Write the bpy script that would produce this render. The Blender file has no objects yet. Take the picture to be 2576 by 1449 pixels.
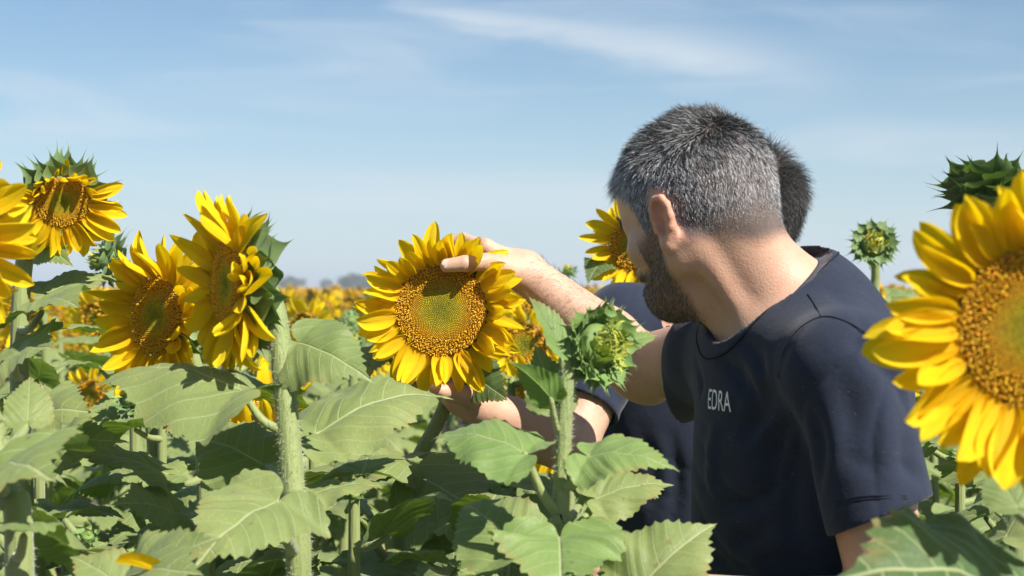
import bpy, math, random
import numpy as np
from mathutils import Vector, Matrix
from mathutils.bvhtree import BVHTree

# ------------------------------------------------------------------ camera, sky, sun, exposure
scene = bpy.context.scene
col = scene.collection
EYE = 1.60                       # camera height, level view: horizon in mid picture
FOC = 2576 * 50 / 36             # measured on a 2576-wide view of the photograph
cam_d = bpy.data.cameras.new('camera')
cam = bpy.data.objects.new('camera', cam_d); col.objects.link(cam)
cam.location = (0, 0, EYE); cam.rotation_euler = (math.radians(90), 0, 0)
cam_d.lens = 50; cam_d.sensor_width = 36; cam_d.clip_start = 0.05; cam_d.clip_end = 6000
cam_d.dof.use_dof = True; cam_d.dof.focus_distance = 1.95; cam_d.dof.aperture_fstop = 7.0
scene.camera = cam

SUN = Vector((0.52, -0.50, 0.70)).normalized()
sun_el = math.asin(SUN.z); sun_az = math.atan2(SUN.x, SUN.y)
sd = bpy.data.lights.new('sun', 'SUN'); sd.energy = 5.0; sd.angle = math.radians(0.53); sd.color = (1.0, 0.955, 0.88)
so = bpy.data.objects.new('sun', sd); col.objects.link(so)
so.rotation_euler = SUN.to_track_quat('Z', 'Y').to_euler(); so.location = SUN * 30

world = bpy.data.worlds.new('World'); scene.world = world; world.use_nodes = True
wn = world.node_tree; wn.nodes.clear()
def N(t, kind, **kw):
    n = t.nodes.new(kind)
    for k, v in kw.items():
        if k.startswith('i_'):
            n.inputs[k[2:].replace('_', ' ')].default_value = v
        else: setattr(n, k, v)
    return n
def lk(t, a, b): t.links.new(a, b)
def M_(t, op, a, b=None, c=None, clamp=False):
    n = t.nodes.new('ShaderNodeMath'); n.operation = op; n.use_clamp = clamp
    for i, x in enumerate((a, b, c)):
        if x is None: continue
        if isinstance(x, (int, float)): n.inputs[i].default_value = x
        else: t.links.new(x, n.inputs[i])
    return n.outputs[0]
wout = N(wn, 'ShaderNodeOutputWorld'); bg = N(wn, 'ShaderNodeBackground')
sky = N(wn, 'ShaderNodeTexSky', sky_type='NISHITA', sun_disc=False)
sky.sun_elevation = sun_el; sky.sun_rotation = sun_az
sky.altitude = 100; sky.air_density = 1.0; sky.dust_density = 0.25; sky.ozone_density = 3.0
SKY_STRENGTH = 0.062
tc = N(wn, 'ShaderNodeTexCoord')
sep = N(wn, 'ShaderNodeSeparateXYZ'); lk(wn, tc.outputs['Generated'], sep.inputs[0])
X_, Y_, Z_ = sep.outputs
# thin cirrus: stretched noise over directions, plus one long wisp across the sky ahead
ysafe = M_(wn, 'MAXIMUM', Y_, 0.05)
az = M_(wn, 'DIVIDE', X_, ysafe); el = M_(wn, 'DIVIDE', Z_, ysafe)
mp = N(wn, 'ShaderNodeMapping'); mp.inputs['Scale'].default_value = (2.0, 2.0, 15.0); mp.inputs['Rotation'].default_value = (0, 0.16, 0)
lk(wn, tc.outputs['Generated'], mp.inputs[0])
nz = N(wn, 'ShaderNodeTexNoise'); nz.inputs['Scale'].default_value = 1.6; nz.inputs['Detail'].default_value = 6; nz.inputs['Distortion'].default_value = 0.6
lk(wn, mp.outputs[0], nz.inputs[0])
mr = N(wn, 'ShaderNodeMapRange', interpolation_type='SMOOTHSTEP'); lk(wn, nz.outputs[0], mr.inputs[0])
mr.inputs[1].default_value = 0.44; mr.inputs[2].default_value = 0.78; mr.inputs[3].default_value = 0; mr.inputs[4].default_value = 0.55
mp2 = N(wn, 'ShaderNodeMapping'); mp2.inputs['Scale'].default_value = (5, 5, 22); mp2.inputs['Rotation'].default_value = (0, 0.17, 0)
lk(wn, tc.outputs['Generated'], mp2.inputs[0])
nz2 = N(wn, 'ShaderNodeTexNoise'); nz2.inputs['Scale'].default_value = 2.2; nz2.inputs['Detail'].default_value = 7; nz2.inputs['Distortion'].default_value = 0.5
lk(wn, mp2.outputs[0], nz2.inputs[0])
wob = M_(wn, 'MULTIPLY', M_(wn, 'SUBTRACT', nz2.outputs[0], 0.5), 0.03)
line = M_(wn, 'MULTIPLY_ADD', M_(wn, 'ADD', az, 0.10), -0.17, 0.203)
dist = M_(wn, 'SUBTRACT', M_(wn, 'ADD', el, wob), line)
wid = M_(wn, 'MULTIPLY_ADD', M_(wn, 'ADD', az, 0.10), 0.05, 0.006)
wid = M_(wn, 'MAXIMUM', wid, 0.004)
q = M_(wn, 'DIVIDE', dist, wid)
band = M_(wn, 'EXPONENT', M_(wn, 'MULTIPLY', M_(wn, 'MULTIPLY', q, q), -1.0))
e1 = N(wn, 'ShaderNodeMapRange', interpolation_type='SMOOTHSTEP'); lk(wn, az, e1.inputs[0]); e1.inputs[1].default_value = -0.13; e1.inputs[2].default_value = -0.02
e2 = N(wn, 'ShaderNodeMapRange', interpolation_type='SMOOTHSTEP'); lk(wn, az, e2.inputs[0]); e2.inputs[1].default_value = 0.27; e2.inputs[2].default_value = 0.11
band = M_(wn, 'MULTIPLY', M_(wn, 'MULTIPLY', band, e1.outputs[0]), e2.outputs[0])
tex = M_(wn, 'MULTIPLY_ADD', nz2.outputs[0], 1.0, 0.15)
band = M_(wn, 'MULTIPLY', band, tex)
cl = M_(wn, 'MAXIMUM', mr.outputs[0], band, clamp=True)
skm = N(wn, 'ShaderNodeMix', data_type='RGBA', blend_type='MULTIPLY'); skm.inputs[0].default_value = 1.0
lk(wn, sky.outputs[0], skm.inputs[6]); skm.inputs[7].default_value = (SKY_STRENGTH * 0.80, SKY_STRENGTH * 0.95, SKY_STRENGTH * 1.0, 1)
# pale summer haze thickening toward the horizon, all the way round
hz = M_(wn, 'EXPONENT', M_(wn, 'MULTIPLY', M_(wn, 'MAXIMUM', Z_, 0.0), -10.5))
hmix = N(wn, 'ShaderNodeMix', data_type='RGBA'); lk(wn, hz, hmix.inputs[0]); lk(wn, skm.outputs[2], hmix.inputs[6]); hmix.inputs[7].default_value = (0.362, 0.420, 0.472, 1)
mixc = N(wn, 'ShaderNodeMix', data_type='RGBA'); lk(wn, cl, mixc.inputs[0]); lk(wn, hmix.outputs[2], mixc.inputs[6])
mixc.inputs[7].default_value = (0.40, 0.445, 0.487, 1)
lk(wn, mixc.outputs[2], bg.inputs[0]); bg.inputs[1].default_value = 1.0
lk(wn, bg.outputs[0], wout.inputs[0])
vs = scene.view_settings
scene.display_settings.display_device = 'sRGB'
vs.view_transform = 'Standard'; vs.look = 'None'; vs.gamma = 1; vs.use_curve_mapping = False; vs.exposure = 0.85
scene.cycles.max_bounces = 8; scene.cycles.transparent_max_bounces = 8

rng = np.random.default_rng(7); random.seed(7)
R_ = math.radians
def px(u, v, d):                  # a point seen at (u, v) in the 2576 x 1449 view, d metres ahead
    return np.array([(u - 1288) / FOC * d, d, EYE - (v - 724.5) / FOC * d])
def nrm(a):
    a = np.asarray(a, float); return a / (np.linalg.norm(a) + 1e-12)

# ------------------------------------------------------------------ materials
MATS = {}
def mat(name):
    m = bpy.data.materials.new(name); m.use_nodes = True; m.node_tree.nodes.clear(); MATS[name] = m
    t = m.node_tree; out = N(t, 'ShaderNodeOutputMaterial'); return m, t, out
def pbsdf(t, **kw):
    b = N(t, 'ShaderNodeBsdfPrincipled')
    for k, v in kw.items():
        b.inputs[k.replace('_', ' ')].default_value = v
    return b
def ramp(t, fac, stops):
    r = N(t, 'ShaderNodeValToRGB'); e = r.color_ramp.elements
    while len(e) < len(stops): e.new(0.5)
    for i, (p, c) in enumerate(stops):
        e[i].position = p; e[i].color = tuple(c) + (1,)
    lk(t, fac, r.inputs[0]); return r.outputs[0]
def mixrgb(t, fac, a, b, mode='MIX'):
    n = N(t, 'ShaderNodeMix', data_type='RGBA', blend_type=mode)
    for i, x in ((0, fac), (6, a), (7, b)):
        if isinstance(x, (int, float)): n.inputs[i].default_value = x
        elif isinstance(x, tuple): n.inputs[i].default_value = tuple(x) + (1,) if len(x) == 3 else x
        else: lk(t, x, n.inputs[i])
    return n.outputs[2]
def noise(t, scale, detail=3, vec=None, dist=0):
    n = N(t, 'ShaderNodeTexNoise'); n.inputs['Scale'].default_value = scale; n.inputs['Detail'].default_value = detail; n.inputs['Distortion'].default_value = dist
    if vec is not None: lk(t, vec, n.inputs[0])
    return n.outputs[0]
def bump(t, h, strength, distance, b):
    n = N(t, 'ShaderNodeBump'); n.inputs['Strength'].default_value = strength; n.inputs['Distance'].default_value = distance
    lk(t, h, n.inputs['Height']); lk(t, n.outputs[0], b.inputs['Normal']); return n
def thin(t, out, b, colsock, amount):          # reflect + let light through, as thin plant tissue does
    tr = N(t, 'ShaderNodeBsdfTranslucent')
    if isinstance(colsock, tuple): tr.inputs[0].default_value = colsock + (1,)
    else: lk(t, colsock, tr.inputs[0])
    mx = N(t, 'ShaderNodeMixShader'); mx.inputs[0].default_value = amount
    lk(t, b.outputs[0], mx.inputs[1]); lk(t, tr.outputs[0], mx.inputs[2]); lk(t, mx.outputs[0], out.inputs[0])

def leaf_material(name, top, top2, under, dust=1.0):
    m, t, out = mat(name)
    uv = N(t, 'ShaderNodeUVMap', uv_map='leaf'); sp = N(t, 'ShaderNodeSeparateXYZ'); lk(t, uv.outputs[0], sp.inputs[0])
    x, y = sp.outputs[0], sp.outputs[1]
    ay = M_(t, 'ABSOLUTE', y)
    obi = N(t, 'ShaderNodeObjectInfo'); rnd = obi.outputs['Random']
    tco = N(t, 'ShaderNodeTexCoord')
    # midrib and side veins, curving toward the tip
    mid = N(t, 'ShaderNodeMapRange', interpolation_type='SMOOTHSTEP'); lk(t, ay, mid.inputs[0]); mid.inputs[1].default_value = 0.004; mid.inputs[2].default_value = 0.013; mid.inputs[3].default_value = 1; mid.inputs[4].default_value = 0
    side = M_(t, 'SUBTRACT', x, M_(t, 'MULTIPLY_ADD', M_(t, 'POWER', ay, 1.35), 1.35, 0.0))
    side = M_(t, 'ADD', side, M_(t, 'MULTIPLY', M_(t, 'SIGN', y), 0.022))
    ph = M_(t, 'FRACT', M_(t, 'MULTIPLY_ADD', side, 6.2, 20.45))
    dv = M_(t, 'ABSOLUTE', M_(t, 'SUBTRACT', ph, 0.5))
    sv = N(t, 'ShaderNodeMapRange', interpolation_type='SMOOTHSTEP'); lk(t, dv, sv.inputs[0]); sv.inputs[1].default_value = 0.012; sv.inputs[2].default_value = 0.05; sv.inputs[3].default_value = 0.75; sv.inputs[4].default_value = 0
    vn = N(t, 'ShaderNodeTexVoronoi', feature='DISTANCE_TO_EDGE'); vn.inputs['Scale'].default_value = 26; lk(t, uv.outputs[0], vn.inputs[0])
    net = N(t, 'ShaderNodeMapRange', interpolation_type='SMOOTHSTEP'); lk(t, vn.outputs[0], net.inputs[0]); net.inputs[1].default_value = 0.0; net.inputs[2].default_value = 0.05; net.inputs[3].default_value = 0.22; net.inputs[4].default_value = 0
    vein = M_(t, 'MAXIMUM', M_(t, 'MAXIMUM', mid.outputs[0], sv.outputs[0]), net.outputs[0], clamp=True)
    n1 = noise(t, 9, 4, tco.outputs['Object'])
    n1r = N(t, 'ShaderNodeMapRange'); lk(t, n1, n1r.inputs[0]); n1r.inputs[1].default_value = 0.3; n1r.inputs[2].default_value = 0.7
    fac = M_(t, 'MULTIPLY_ADD', n1r.outputs[0], 0.6, M_(t, 'MULTIPLY', rnd, 0.45), clamp=True)
    base = mixrgb(t, fac, top, top2)
    base = mixrgb(t, M_(t, 'MULTIPLY', vein, 0.8), base, (0.42, 0.46, 0.22))
    # pollen specks and pale dust
    vo = N(t, 'ShaderNodeTexVoronoi'); vo.inputs['Scale'].default_value = 230; lk(t, tco.outputs['Object'], vo.inputs[0])
    dots = M_(t, 'LESS_THAN', vo.outputs[0], 0.13)
    patch = noise(t, 14, 2, tco.outputs['Object'])
    patch = M_(t, 'GREATER_THAN', M_(t, 'ADD', patch, M_(t, 'MULTIPLY', rnd, 0.14)), 0.65)
    dots = M_(t, 'MULTIPLY', M_(t, 'MULTIPLY', dots, patch), dust)
    base = mixrgb(t, dots, base, (0.62, 0.40, 0.03))
    grey = noise(t, 5, 5, tco.outputs['Object'], 1.0)
    gr = N(t, 'ShaderNodeMapRange', interpolation_type='SMOOTHSTEP'); lk(t, grey, gr.inputs[0]); gr.inputs[1].default_value = 0.5; gr.inputs[2].default_value = 0.72; gr.inputs[4].default_value = 0.35 * dust
    base = mixrgb(t, gr.outputs[0], base, (0.25, 0.265, 0.15))
    ea = N(t, 'ShaderNodeAttribute', attribute_name='col')          # 0 at the petiole, 1 at the margin
    worn = noise(t, 26, 4, tco.outputs['Object'])
    wr = N(t, 'ShaderNodeMapRange', interpolation_type='SMOOTHSTEP'); lk(t, worn, wr.inputs[0]); wr.inputs[1].default_value = 0.50; wr.inputs[2].default_value = 0.66
    rim = M_(t, 'MULTIPLY', M_(t, 'POWER', ea.outputs['Fac'], 14.0), wr.outputs[0])
    base = mixrgb(t, M_(t, 'MULTIPLY', rim, 0.75), base, (0.30, 0.21, 0.07))
    spots = noise(t, 60, 2, tco.outputs['Object']); sp2 = M_(t, 'GREATER_THAN', M_(t, 'ADD', spots, M_(t, 'MULTIPLY', rnd, 0.06)), 0.77)
    base = mixrgb(t, M_(t, 'MULTIPLY', sp2, 0.6), base, (0.16, 0.11, 0.05))
    geo = N(t, 'ShaderNodeNewGeometry')
    undercol = mixrgb(t, M_(t, 'MULTIPLY', vein, 0.7), under, (0.33, 0.40, 0.13))
    full = mixrgb(t, geo.outputs['Backfacing'], base, undercol)
    b = pbsdf(t, Roughness=0.52, Sheen_Weight=0.14, Sheen_Roughness=0.5)
    b.inputs['Specular IOR Level'].default_value = 0.35
    b.inputs['Sheen Tint'].default_value = (0.85, 0.95, 0.75, 1)
    lk(t, full, b.inputs['Base Color'])
    fine = noise(t, 120, 2, tco.outputs['Object'])
    h = M_(t, 'MULTIPLY_ADD', vein, -0.55, M_(t, 'MULTIPLY', fine, 0.3))
    bump(t, h, 0.5, 0.004, b)
    thin(t, out, b, (0.20, 0.32, 0.02), 0.27)
    return m
M_LEAF = leaf_material('leaf_green', (0.155, 0.215, 0.060), (0.25, 0.295, 0.10), (0.12, 0.20, 0.035))
M_LEAF_FRESH = leaf_material('leaf_fresh', (0.14, 0.235, 0.055), (0.22, 0.31, 0.09), (0.13, 0.23, 0.035), 0.25)
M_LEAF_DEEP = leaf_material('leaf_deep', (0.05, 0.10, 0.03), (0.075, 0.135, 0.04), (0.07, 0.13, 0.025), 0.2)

def petal_material():
    m, t, out = mat('petal_yellow')
    uv = N(t, 'ShaderNodeUVMap', uv_map='leaf'); sp = N(t, 'ShaderNodeSeparateXYZ'); lk(t, uv.outputs[0], sp.inputs[0])
    obi = N(t, 'ShaderNodeObjectInfo'); rnd = obi.outputs['Random']
    c = ramp(t, sp.outputs[0], [(0.0, (0.82, 0.40, 0.004)), (0.2, (0.92, 0.61, 0.006)), (0.6, (0.95, 0.70, 0.008)), (1.0, (0.95, 0.74, 0.02))])
    c = mixrgb(t, M_(t, 'MULTIPLY', rnd, 0.30), c, (0.90, 0.58, 0.004))
    tco = N(t, 'ShaderNodeTexCoord')
    mpn = N(t, 'ShaderNodeMapping'); mpn.inputs['Scale'].default_value = (2, 60, 1); lk(t, uv.outputs[0], mpn.inputs[0])
    st = noise(t, 1.0, 3, mpn.outputs[0])
    c = mixrgb(t, M_(t, 'MULTIPLY', st, 0.35), c, (0.78, 0.45, 0.003))
    b = pbsdf(t, Roughness=0.55); b.inputs['Specular IOR Level'].default_value = 0.2
    lk(t, c, b.inputs['Base Color']); bump(t, st, 0.5, 0.003, b)
    thin(t, out, b, (0.95, 0.68, 0.004), 0.42)
    return m
M_PETAL = petal_material()

def vcol_material(name, rough=0.6, tl=0.0, spec=0.3, nscale=0, namt=0.0):
    m, t, out = mat(name)
    a = N(t, 'ShaderNodeAttribute', attribute_name='col')
    b = pbsdf(t, Roughness=rough); b.inputs['Specular IOR Level'].default_value = spec
    c = a.outputs[0]
    if namt:
        tco = N(t, 'ShaderNodeTexCoord'); n = noise(t, nscale, 4, tco.outputs['Object'])
        k = N(t, 'ShaderNodeMapRange'); lk(t, n, k.inputs[0]); k.inputs[1].default_value = 0.25; k.inputs[2].default_value = 0.75; k.inputs[3].default_value = 1 - namt; k.inputs[4].default_value = 1 + namt
        c = mixrgb(t, 1.0, c, k.outputs[0], 'MULTIPLY')
        bump(t, n, 0.3, 0.002, b)
    lk(t, c, b.inputs['Base Color'])
    if tl: thin(t, out, b, c, tl)
    else: lk(t, b.outputs[0], out.inputs[0])
    return m
M_FLORET = vcol_material('floret', 0.6, 0.15)
M_HEAD = vcol_material('receptacle_green', 0.6, 0, 0.3, 60, 0.25)

def bract_material(name, a, bb, tip):
    m, t, out = mat(name)
    uv = N(t, 'ShaderNodeUVMap', uv_map='leaf'); sp = N(t, 'ShaderNodeSeparateXYZ'); lk(t, uv.outputs[0], sp.inputs[0])
    obi = N(t, 'ShaderNodeObjectInfo')
    c = mixrgb(t, obi.outputs['Random'], a, bb)
    c = mixrgb(t, M_(t, 'MULTIPLY', M_(t, 'POWER', sp.outputs[0], 2.0), 0.6), c, tip)
    edge = M_(t, 'POWER', M_(t, 'ABSOLUTE', sp.outputs[1]), 4.0)
    c = mixrgb(t, M_(t, 'MULTIPLY', edge, 0.5, clamp=True), c, (0.30, 0.38, 0.13))
    tco = N(t, 'ShaderNodeTexCoord'); n = noise(t, 25, 3, uv.outputs[0])
    b = pbsdf(t, Roughness=0.5, Sheen_Weight=0.1); b.inputs['Specular IOR Level'].default_value = 0.35
    lk(t, c, b.inputs['Base Color']); bump(t, n, 0.3, 0.002, b)
    thin(t, out, b, (0.17, 0.29, 0.03), 0.2)
    return m
M_BRACT = bract_material('bract_green', (0.12, 0.20, 0.06), (0.18, 0.26, 0.10), (0.18, 0.25, 0.10))
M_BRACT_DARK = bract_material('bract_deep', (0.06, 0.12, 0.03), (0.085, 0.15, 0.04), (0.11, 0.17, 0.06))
M_BRACT_FRESH = bract_material('bract_fresh', (0.14, 0.25, 0.055), (0.19, 0.30, 0.075), (0.20, 0.28, 0.08))
M_BUDIN = bract_material('bud_inner', (0.34, 0.42, 0.05), (0.42, 0.46, 0.06), (0.55, 0.50, 0.05))
M_BUDYEL = bract_material('bud_inner_yellow', (0.60, 0.52, 0.04), (0.68, 0.55, 0.04), (0.72, 0.60, 0.06))

def stem_material():
    m, t, out = mat('stem_green')
    tco = N(t, 'ShaderNodeTexCoord')
    mpn = N(t, 'ShaderNodeMapping'); mpn.inputs['Scale'].default_value = (1, 1, 0.06); lk(t, tco.outputs['Object'], mpn.inputs[0])
    n = noise(t, 260, 3, mpn.outputs[0]); n2 = noise(t, 12, 4, tco.outputs['Object'])
    c = mixrgb(t, n2, (0.09, 0.15, 0.035), (0.30, 0.33, 0.12))
    c = mixrgb(t, M_(t, 'MULTIPLY', n, 0.5), c, (0.30, 0.33, 0.15))
    b = pbsdf(t, Roughness=0.6, Sheen_Weight=0.35, Sheen_Roughness=0.4); b.inputs['Specular IOR Level'].default_value = 0.3
    lk(t, c, b.inputs['Base Color']); bump(t, n, 0.6, 0.003, b)
    lk(t, b.outputs[0], out.inputs[0]); return m
M_STEM = stem_material()
def hair_material(name, rough=0.35, spec=0.5):
    m, t, out = mat(name)
    a = N(t, 'ShaderNodeAttribute', attribute_name='col')
    b = pbsdf(t, Roughness=rough); b.inputs['Specular IOR Level'].default_value = spec
    lk(t, a.outputs[0], b.inputs['Base Color']); lk(t, b.outputs[0], out.inputs[0]); return m
M_HAIR = hair_material('hair', 0.35, 0.6); M_FUZZ = hair_material('fuzz', 0.5, 0.3)

def skin_material():
    m, t, out = mat('skin')
    a = N(t, 'ShaderNodeAttribute', attribute_name='col'); tco = N(t, 'ShaderNodeTexCoord')
    n = noise(t, 18, 4, tco.outputs['Object']); n2 = noise(t, 420, 2, tco.outputs['Object']); n3 = noise(t, 90, 3, tco.outputs['Object'])
    k = M_(t, 'MULTIPLY_ADD', n, 0.44, 0.78)
    c = mixrgb(t, 1.0, a.outputs[0], k, 'MULTIPLY')
    red = N(t, 'ShaderNodeMapRange'); lk(t, n3, red.inputs[0]); red.inputs[1].default_value = 0.5; red.inputs[2].default_value = 0.8; red.inputs[4].default_value = 0.4
    c = mixrgb(t, red.outputs[0], c, mixrgb(t, 1.0, c, (1.0, 0.70, 0.62), 'MULTIPLY'))
    vo = N(t, 'ShaderNodeTexVoronoi'); vo.inputs['Scale'].default_value = 55; lk(t, tco.outputs['Object'], vo.inputs[0])
    fr = M_(t, 'LESS_THAN', vo.outputs[0], 0.075)
    c = mixrgb(t, M_(t, 'MULTIPLY', fr, 0.22), c, (0.25, 0.11, 0.06))
    b = pbsdf(t, Roughness=0.5); b.inputs['Specular IOR Level'].default_value = 0.35
    b.inputs['Subsurface Weight'].default_value = 0.35; b.inputs['Subsurface Radius'].default_value = (1.0, 0.35, 0.2); b.inputs['Subsurface Scale'].default_value = 0.006
    lk(t, c, b.inputs['Base Color'])
    bump(t, M_(t, 'ADD', n2, M_(t, 'MULTIPLY', n3, 0.6)), 0.3, 0.0018, b)
    lk(t, b.outputs[0], out.inputs[0]); return m
M_SKIN = skin_material()
def cloth_material(name, c1, c2):
    m, t, out = mat(name); tco = N(t, 'ShaderNodeTexCoord')
    n = noise(t, 700, 2, tco.outputs['Object']); n2 = noise(t, 30, 4, tco.outputs['Object'])
    mpn = N(t, 'ShaderNodeMapping'); mpn.inputs['Scale'].default_value = (1, 1, 4.0); lk(t, tco.outputs['Object'], mpn.inputs[0])
    n3 = noise(t, 160, 3, mpn.outputs[0])
    c = mixrgb(t, n2, c1, c2); c = mixrgb(t, M_(t, 'MULTIPLY', M_(t, 'POWER', n3, 3.0), 0.45), c, (0.06, 0.065, 0.09))
    vo = N(t, 'ShaderNodeTexVoronoi'); vo.inputs['Scale'].default_value = 75; lk(t, tco.outputs['Object'], vo.inputs[0])
    c = mixrgb(t, M_(t, 'MULTIPLY', M_(t, 'LESS_THAN', vo.outputs[0], 0.045), 0.5), c, (0.3, 0.3, 0.32))
    b = pbsdf(t, Roughness=0.85, Sheen_Weight=0.12, Sheen_Roughness=0.5); b.inputs['Specular IOR Level'].default_value = 0.15
    lk(t, c, b.inputs['Base Color'])
    n4 = noise(t, 45, 4, tco.outputs['Object'], 0.8)
    bump(t, M_(t, 'MULTIPLY_ADD', n4, 2.5, M_(t, 'ADD', n, M_(t, 'MULTIPLY', n3, 0.3))), 0.22, 0.002, b); lk(t, b.outputs[0], out.inputs[0]); return m
M_NAVY = cloth_material('navy_cotton', (0.0135, 0.0185, 0.034), (0.0185, 0.025, 0.045))
M_TROUSER = cloth_material('dark_denim', (0.02, 0.025, 0.045), (0.03, 0.04, 0.07))
def plain(name, c, rough=0.6, spec=0.3):
    m, t, out = mat(name); tco = N(t, 'ShaderNodeTexCoord'); n = noise(t, 40, 3, tco.outputs['Object'])
    cc = mixrgb(t, n, tuple(x * 0.8 for x in c), tuple(min(1, x * 1.15) for x in c))
    b = pbsdf(t, Roughness=rough); b.inputs['Specular IOR Level'].default_value = spec; lk(t, cc, b.inputs['Base Color']); lk(t, b.outputs[0], out.inputs[0]); return m
M_SHOE = plain('brown_leather', (0.06, 0.035, 0.02)); M_PRINT = plain('white_print', (0.88, 0.88, 0.88), 0.7)
M_NAIL = plain('nail', (0.62, 0.40, 0.33), 0.3, 0.5); M_EYE = plain('eye_white', (0.75, 0.72, 0.68), 0.15, 0.5); M_IRIS = plain('iris', (0.03, 0.018, 0.01), 0.1, 0.5)
M_SEAM = plain('navy_thread', (0.006, 0.007, 0.013), 0.9)
M_BARK = plain('bark', (0.09, 0.07, 0.05), 0.9); M_TREE = plain('tree_foliage', (0.055, 0.08, 0.04), 0.7)
def soil_material():
    m, t, out = mat('soil'); tco = N(t, 'ShaderNodeTexCoord'); n = noise(t, 6, 8, tco.outputs['Object']); n2 = noise(t, 0.4, 4, tco.outputs['Object'])
    c = mixrgb(t, n, (0.05, 0.036, 0.024), (0.13, 0.10, 0.07)); c = mixrgb(t, M_(t, 'MULTIPLY', n2, 0.4), c, (0.06, 0.06, 0.03))
    b = pbsdf(t, Roughness=0.95); lk(t, c, b.inputs['Base Color']); bump(t, n, 0.8, 0.03, b); lk(t, b.outputs[0], out.inputs[0]); return m
M_SOIL = soil_material()
def canopy_material():
    m, t, out = mat('far_canopy'); tco = N(t, 'ShaderNodeTexCoord')
    v = N(t, 'ShaderNodeTexVoronoi'); v.inputs['Scale'].default_value = 2.0; lk(t, tco.outputs['Object'], v.inputs[0])
    n = noise(t, 0.35, 6, tco.outputs['Object'])
    c = mixrgb(t, n, (0.07, 0.12, 0.03), (0.13, 0.19, 0.06))
    c = mixrgb(t, M_(t, 'LESS_THAN', v.outputs[0], 0.30), c, (0.75, 0.45, 0.012))
    b = pbsdf(t, Roughness=0.7); lk(t, c, b.inputs['Base Color']); lk(t, b.outputs[0], out.inputs[0]); return m
M_CANOPY = canopy_material()

# ------------------------------------------------------------------ mesh helpers
def new_mesh(name, V, F, m=None, uv=None, vc=None, smooth=True):
    """F: int array (n,3) or (n,4), or a list of such arrays."""
    V = np.asarray(V, np.float32)
    Fs = [np.asarray(f, np.int32) for f in (F if isinstance(F, list) else [F]) if len(f)]
    me = bpy.data.meshes.new(name)
    me.vertices.add(len(V)); me.vertices.foreach_set('co', V.ravel())
    loops = np.concatenate([f.ravel() for f in Fs])
    sizes = np.concatenate([np.full(len(f), f.shape[1], np.int32) for f in Fs])
    starts = np.concatenate([[0], np.cumsum(sizes)[:-1]]).astype(np.int32)
    me.loops.add(len(loops)); me.loops.foreach_set('vertex_index', loops)
    me.polygons.add(len(sizes)); me.polygons.foreach_set('loop_start', starts); me.polygons.foreach_set('loop_total', sizes)
    me.polygons.foreach_set('use_smooth', np.full(len(sizes), smooth, bool))
    if uv is not None:
        l = me.uv_layers.new(name='leaf'); l.data.foreach_set('uv', np.asarray(uv, np.float32)[loops].ravel())
    if vc is not None:
        a = me.attributes.new('col', 'FLOAT_COLOR', 'POINT')
        c = np.ones((len(V), 4), np.float32); c[:, :3] = vc; a.data.foreach_set('color', c.ravel())
    me.update(calc_edges=True)
    if m: me.materials.append(m)
    return me
def link(name, data, parent=None, mtx=None):
    o = bpy.data.objects.new(name, data); col.objects.link(o)
    if parent is not None: o.parent = parent
    if mtx is not None: o.matrix_basis = mtx
    return o
def empty(name, loc):
    o = bpy.data.objects.new(name, None); col.objects.link(o); o.location = loc; o.empty_display_size = 0.1; return o
def tag(o, label, cat, group=None):
    o['label'] = label; o['category'] = cat
    if group: o['group'] = group
    return o
def grid_faces(n, m, wrap=False):
    i = np.arange(n - 1)[:, None]; j = np.arange(m if wrap else m - 1)[None, :]
    a = i * m + j; b = i * m + (j + 1) % m
    return np.stack([a, b, b + m, a + m], -1).reshape(-1, 4)
def catmull(P, n):
    P = np.asarray(P, float); P = np.vstack([2 * P[0] - P[1], P, 2 * P[-1] - P[-2]])
    out = []
    segs = len(P) - 3
    for t in np.linspace(0, segs - 1e-6, n):
        k = int(t); u = t - k; p0, p1, p2, p3 = P[k:k + 4]
        out.append(0.5 * ((2 * p1) + (-p0 + p2) * u + (2 * p0 - 5 * p1 + 4 * p2 - p3) * u * u + (-p0 + 3 * p1 - 3 * p2 + p3) * u ** 3))
    return np.array(out)
def tube(C, r, sides=10, ridges=0.0, nr=5):
    C = np.asarray(C, float); n = len(C); r = np.broadcast_to(r, (n,))
    T = np.gradient(C, axis=0); T /= np.linalg.norm(T, axis=1)[:, None] + 1e-12
    ref = np.array([0, 1.0, 0]) if abs(T[0][1]) < 0.8 else np.array([1.0, 0, 0])
    V = []
    th = np.linspace(0, 2 * np.pi, sides, endpoint=False)
    for i in range(n):
        a = nrm(ref - T[i] * ref.dot(T[i])); ref = a; b = np.cross(T[i], a)
        rr = r[i] * (1 + ridges * np.cos(nr * th))
        V.append(C[i] + rr[:, None] * (np.cos(th)[:, None] * a + np.sin(th)[:, None] * b))
    V = np.concatenate(V); F = grid_faces(n, sides, True)
    cap = np.arange(sides); V = np.vstack([V, C[0], C[-1]])
    k = n * sides
    c0 = np.stack([np.full(sides, k), (cap + 1) % sides, cap], 1); c1 = np.stack([np.full(sides, k + 1), k - sides + cap, k - sides + (cap + 1) % sides], 1)
    return V, [F, c0, c1]
def frame(xaxis, up):
    x = nrm(xaxis); z = nrm(np.asarray(up, float) - x * np.dot(up, x)); y = np.cross(z, x)
    return np.stack([x, y, z], 1)           # columns
def to_m(Rm, t, s=1.0):
    M = Matrix.Identity(4)
    s = (s, s, s) if np.isscalar(s) else s
    for i in range(3):
        for j in range(3): M[i][j] = float(Rm[i][j]) * s[j]
        M[i][3] = float(t[i])
    return M

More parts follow.
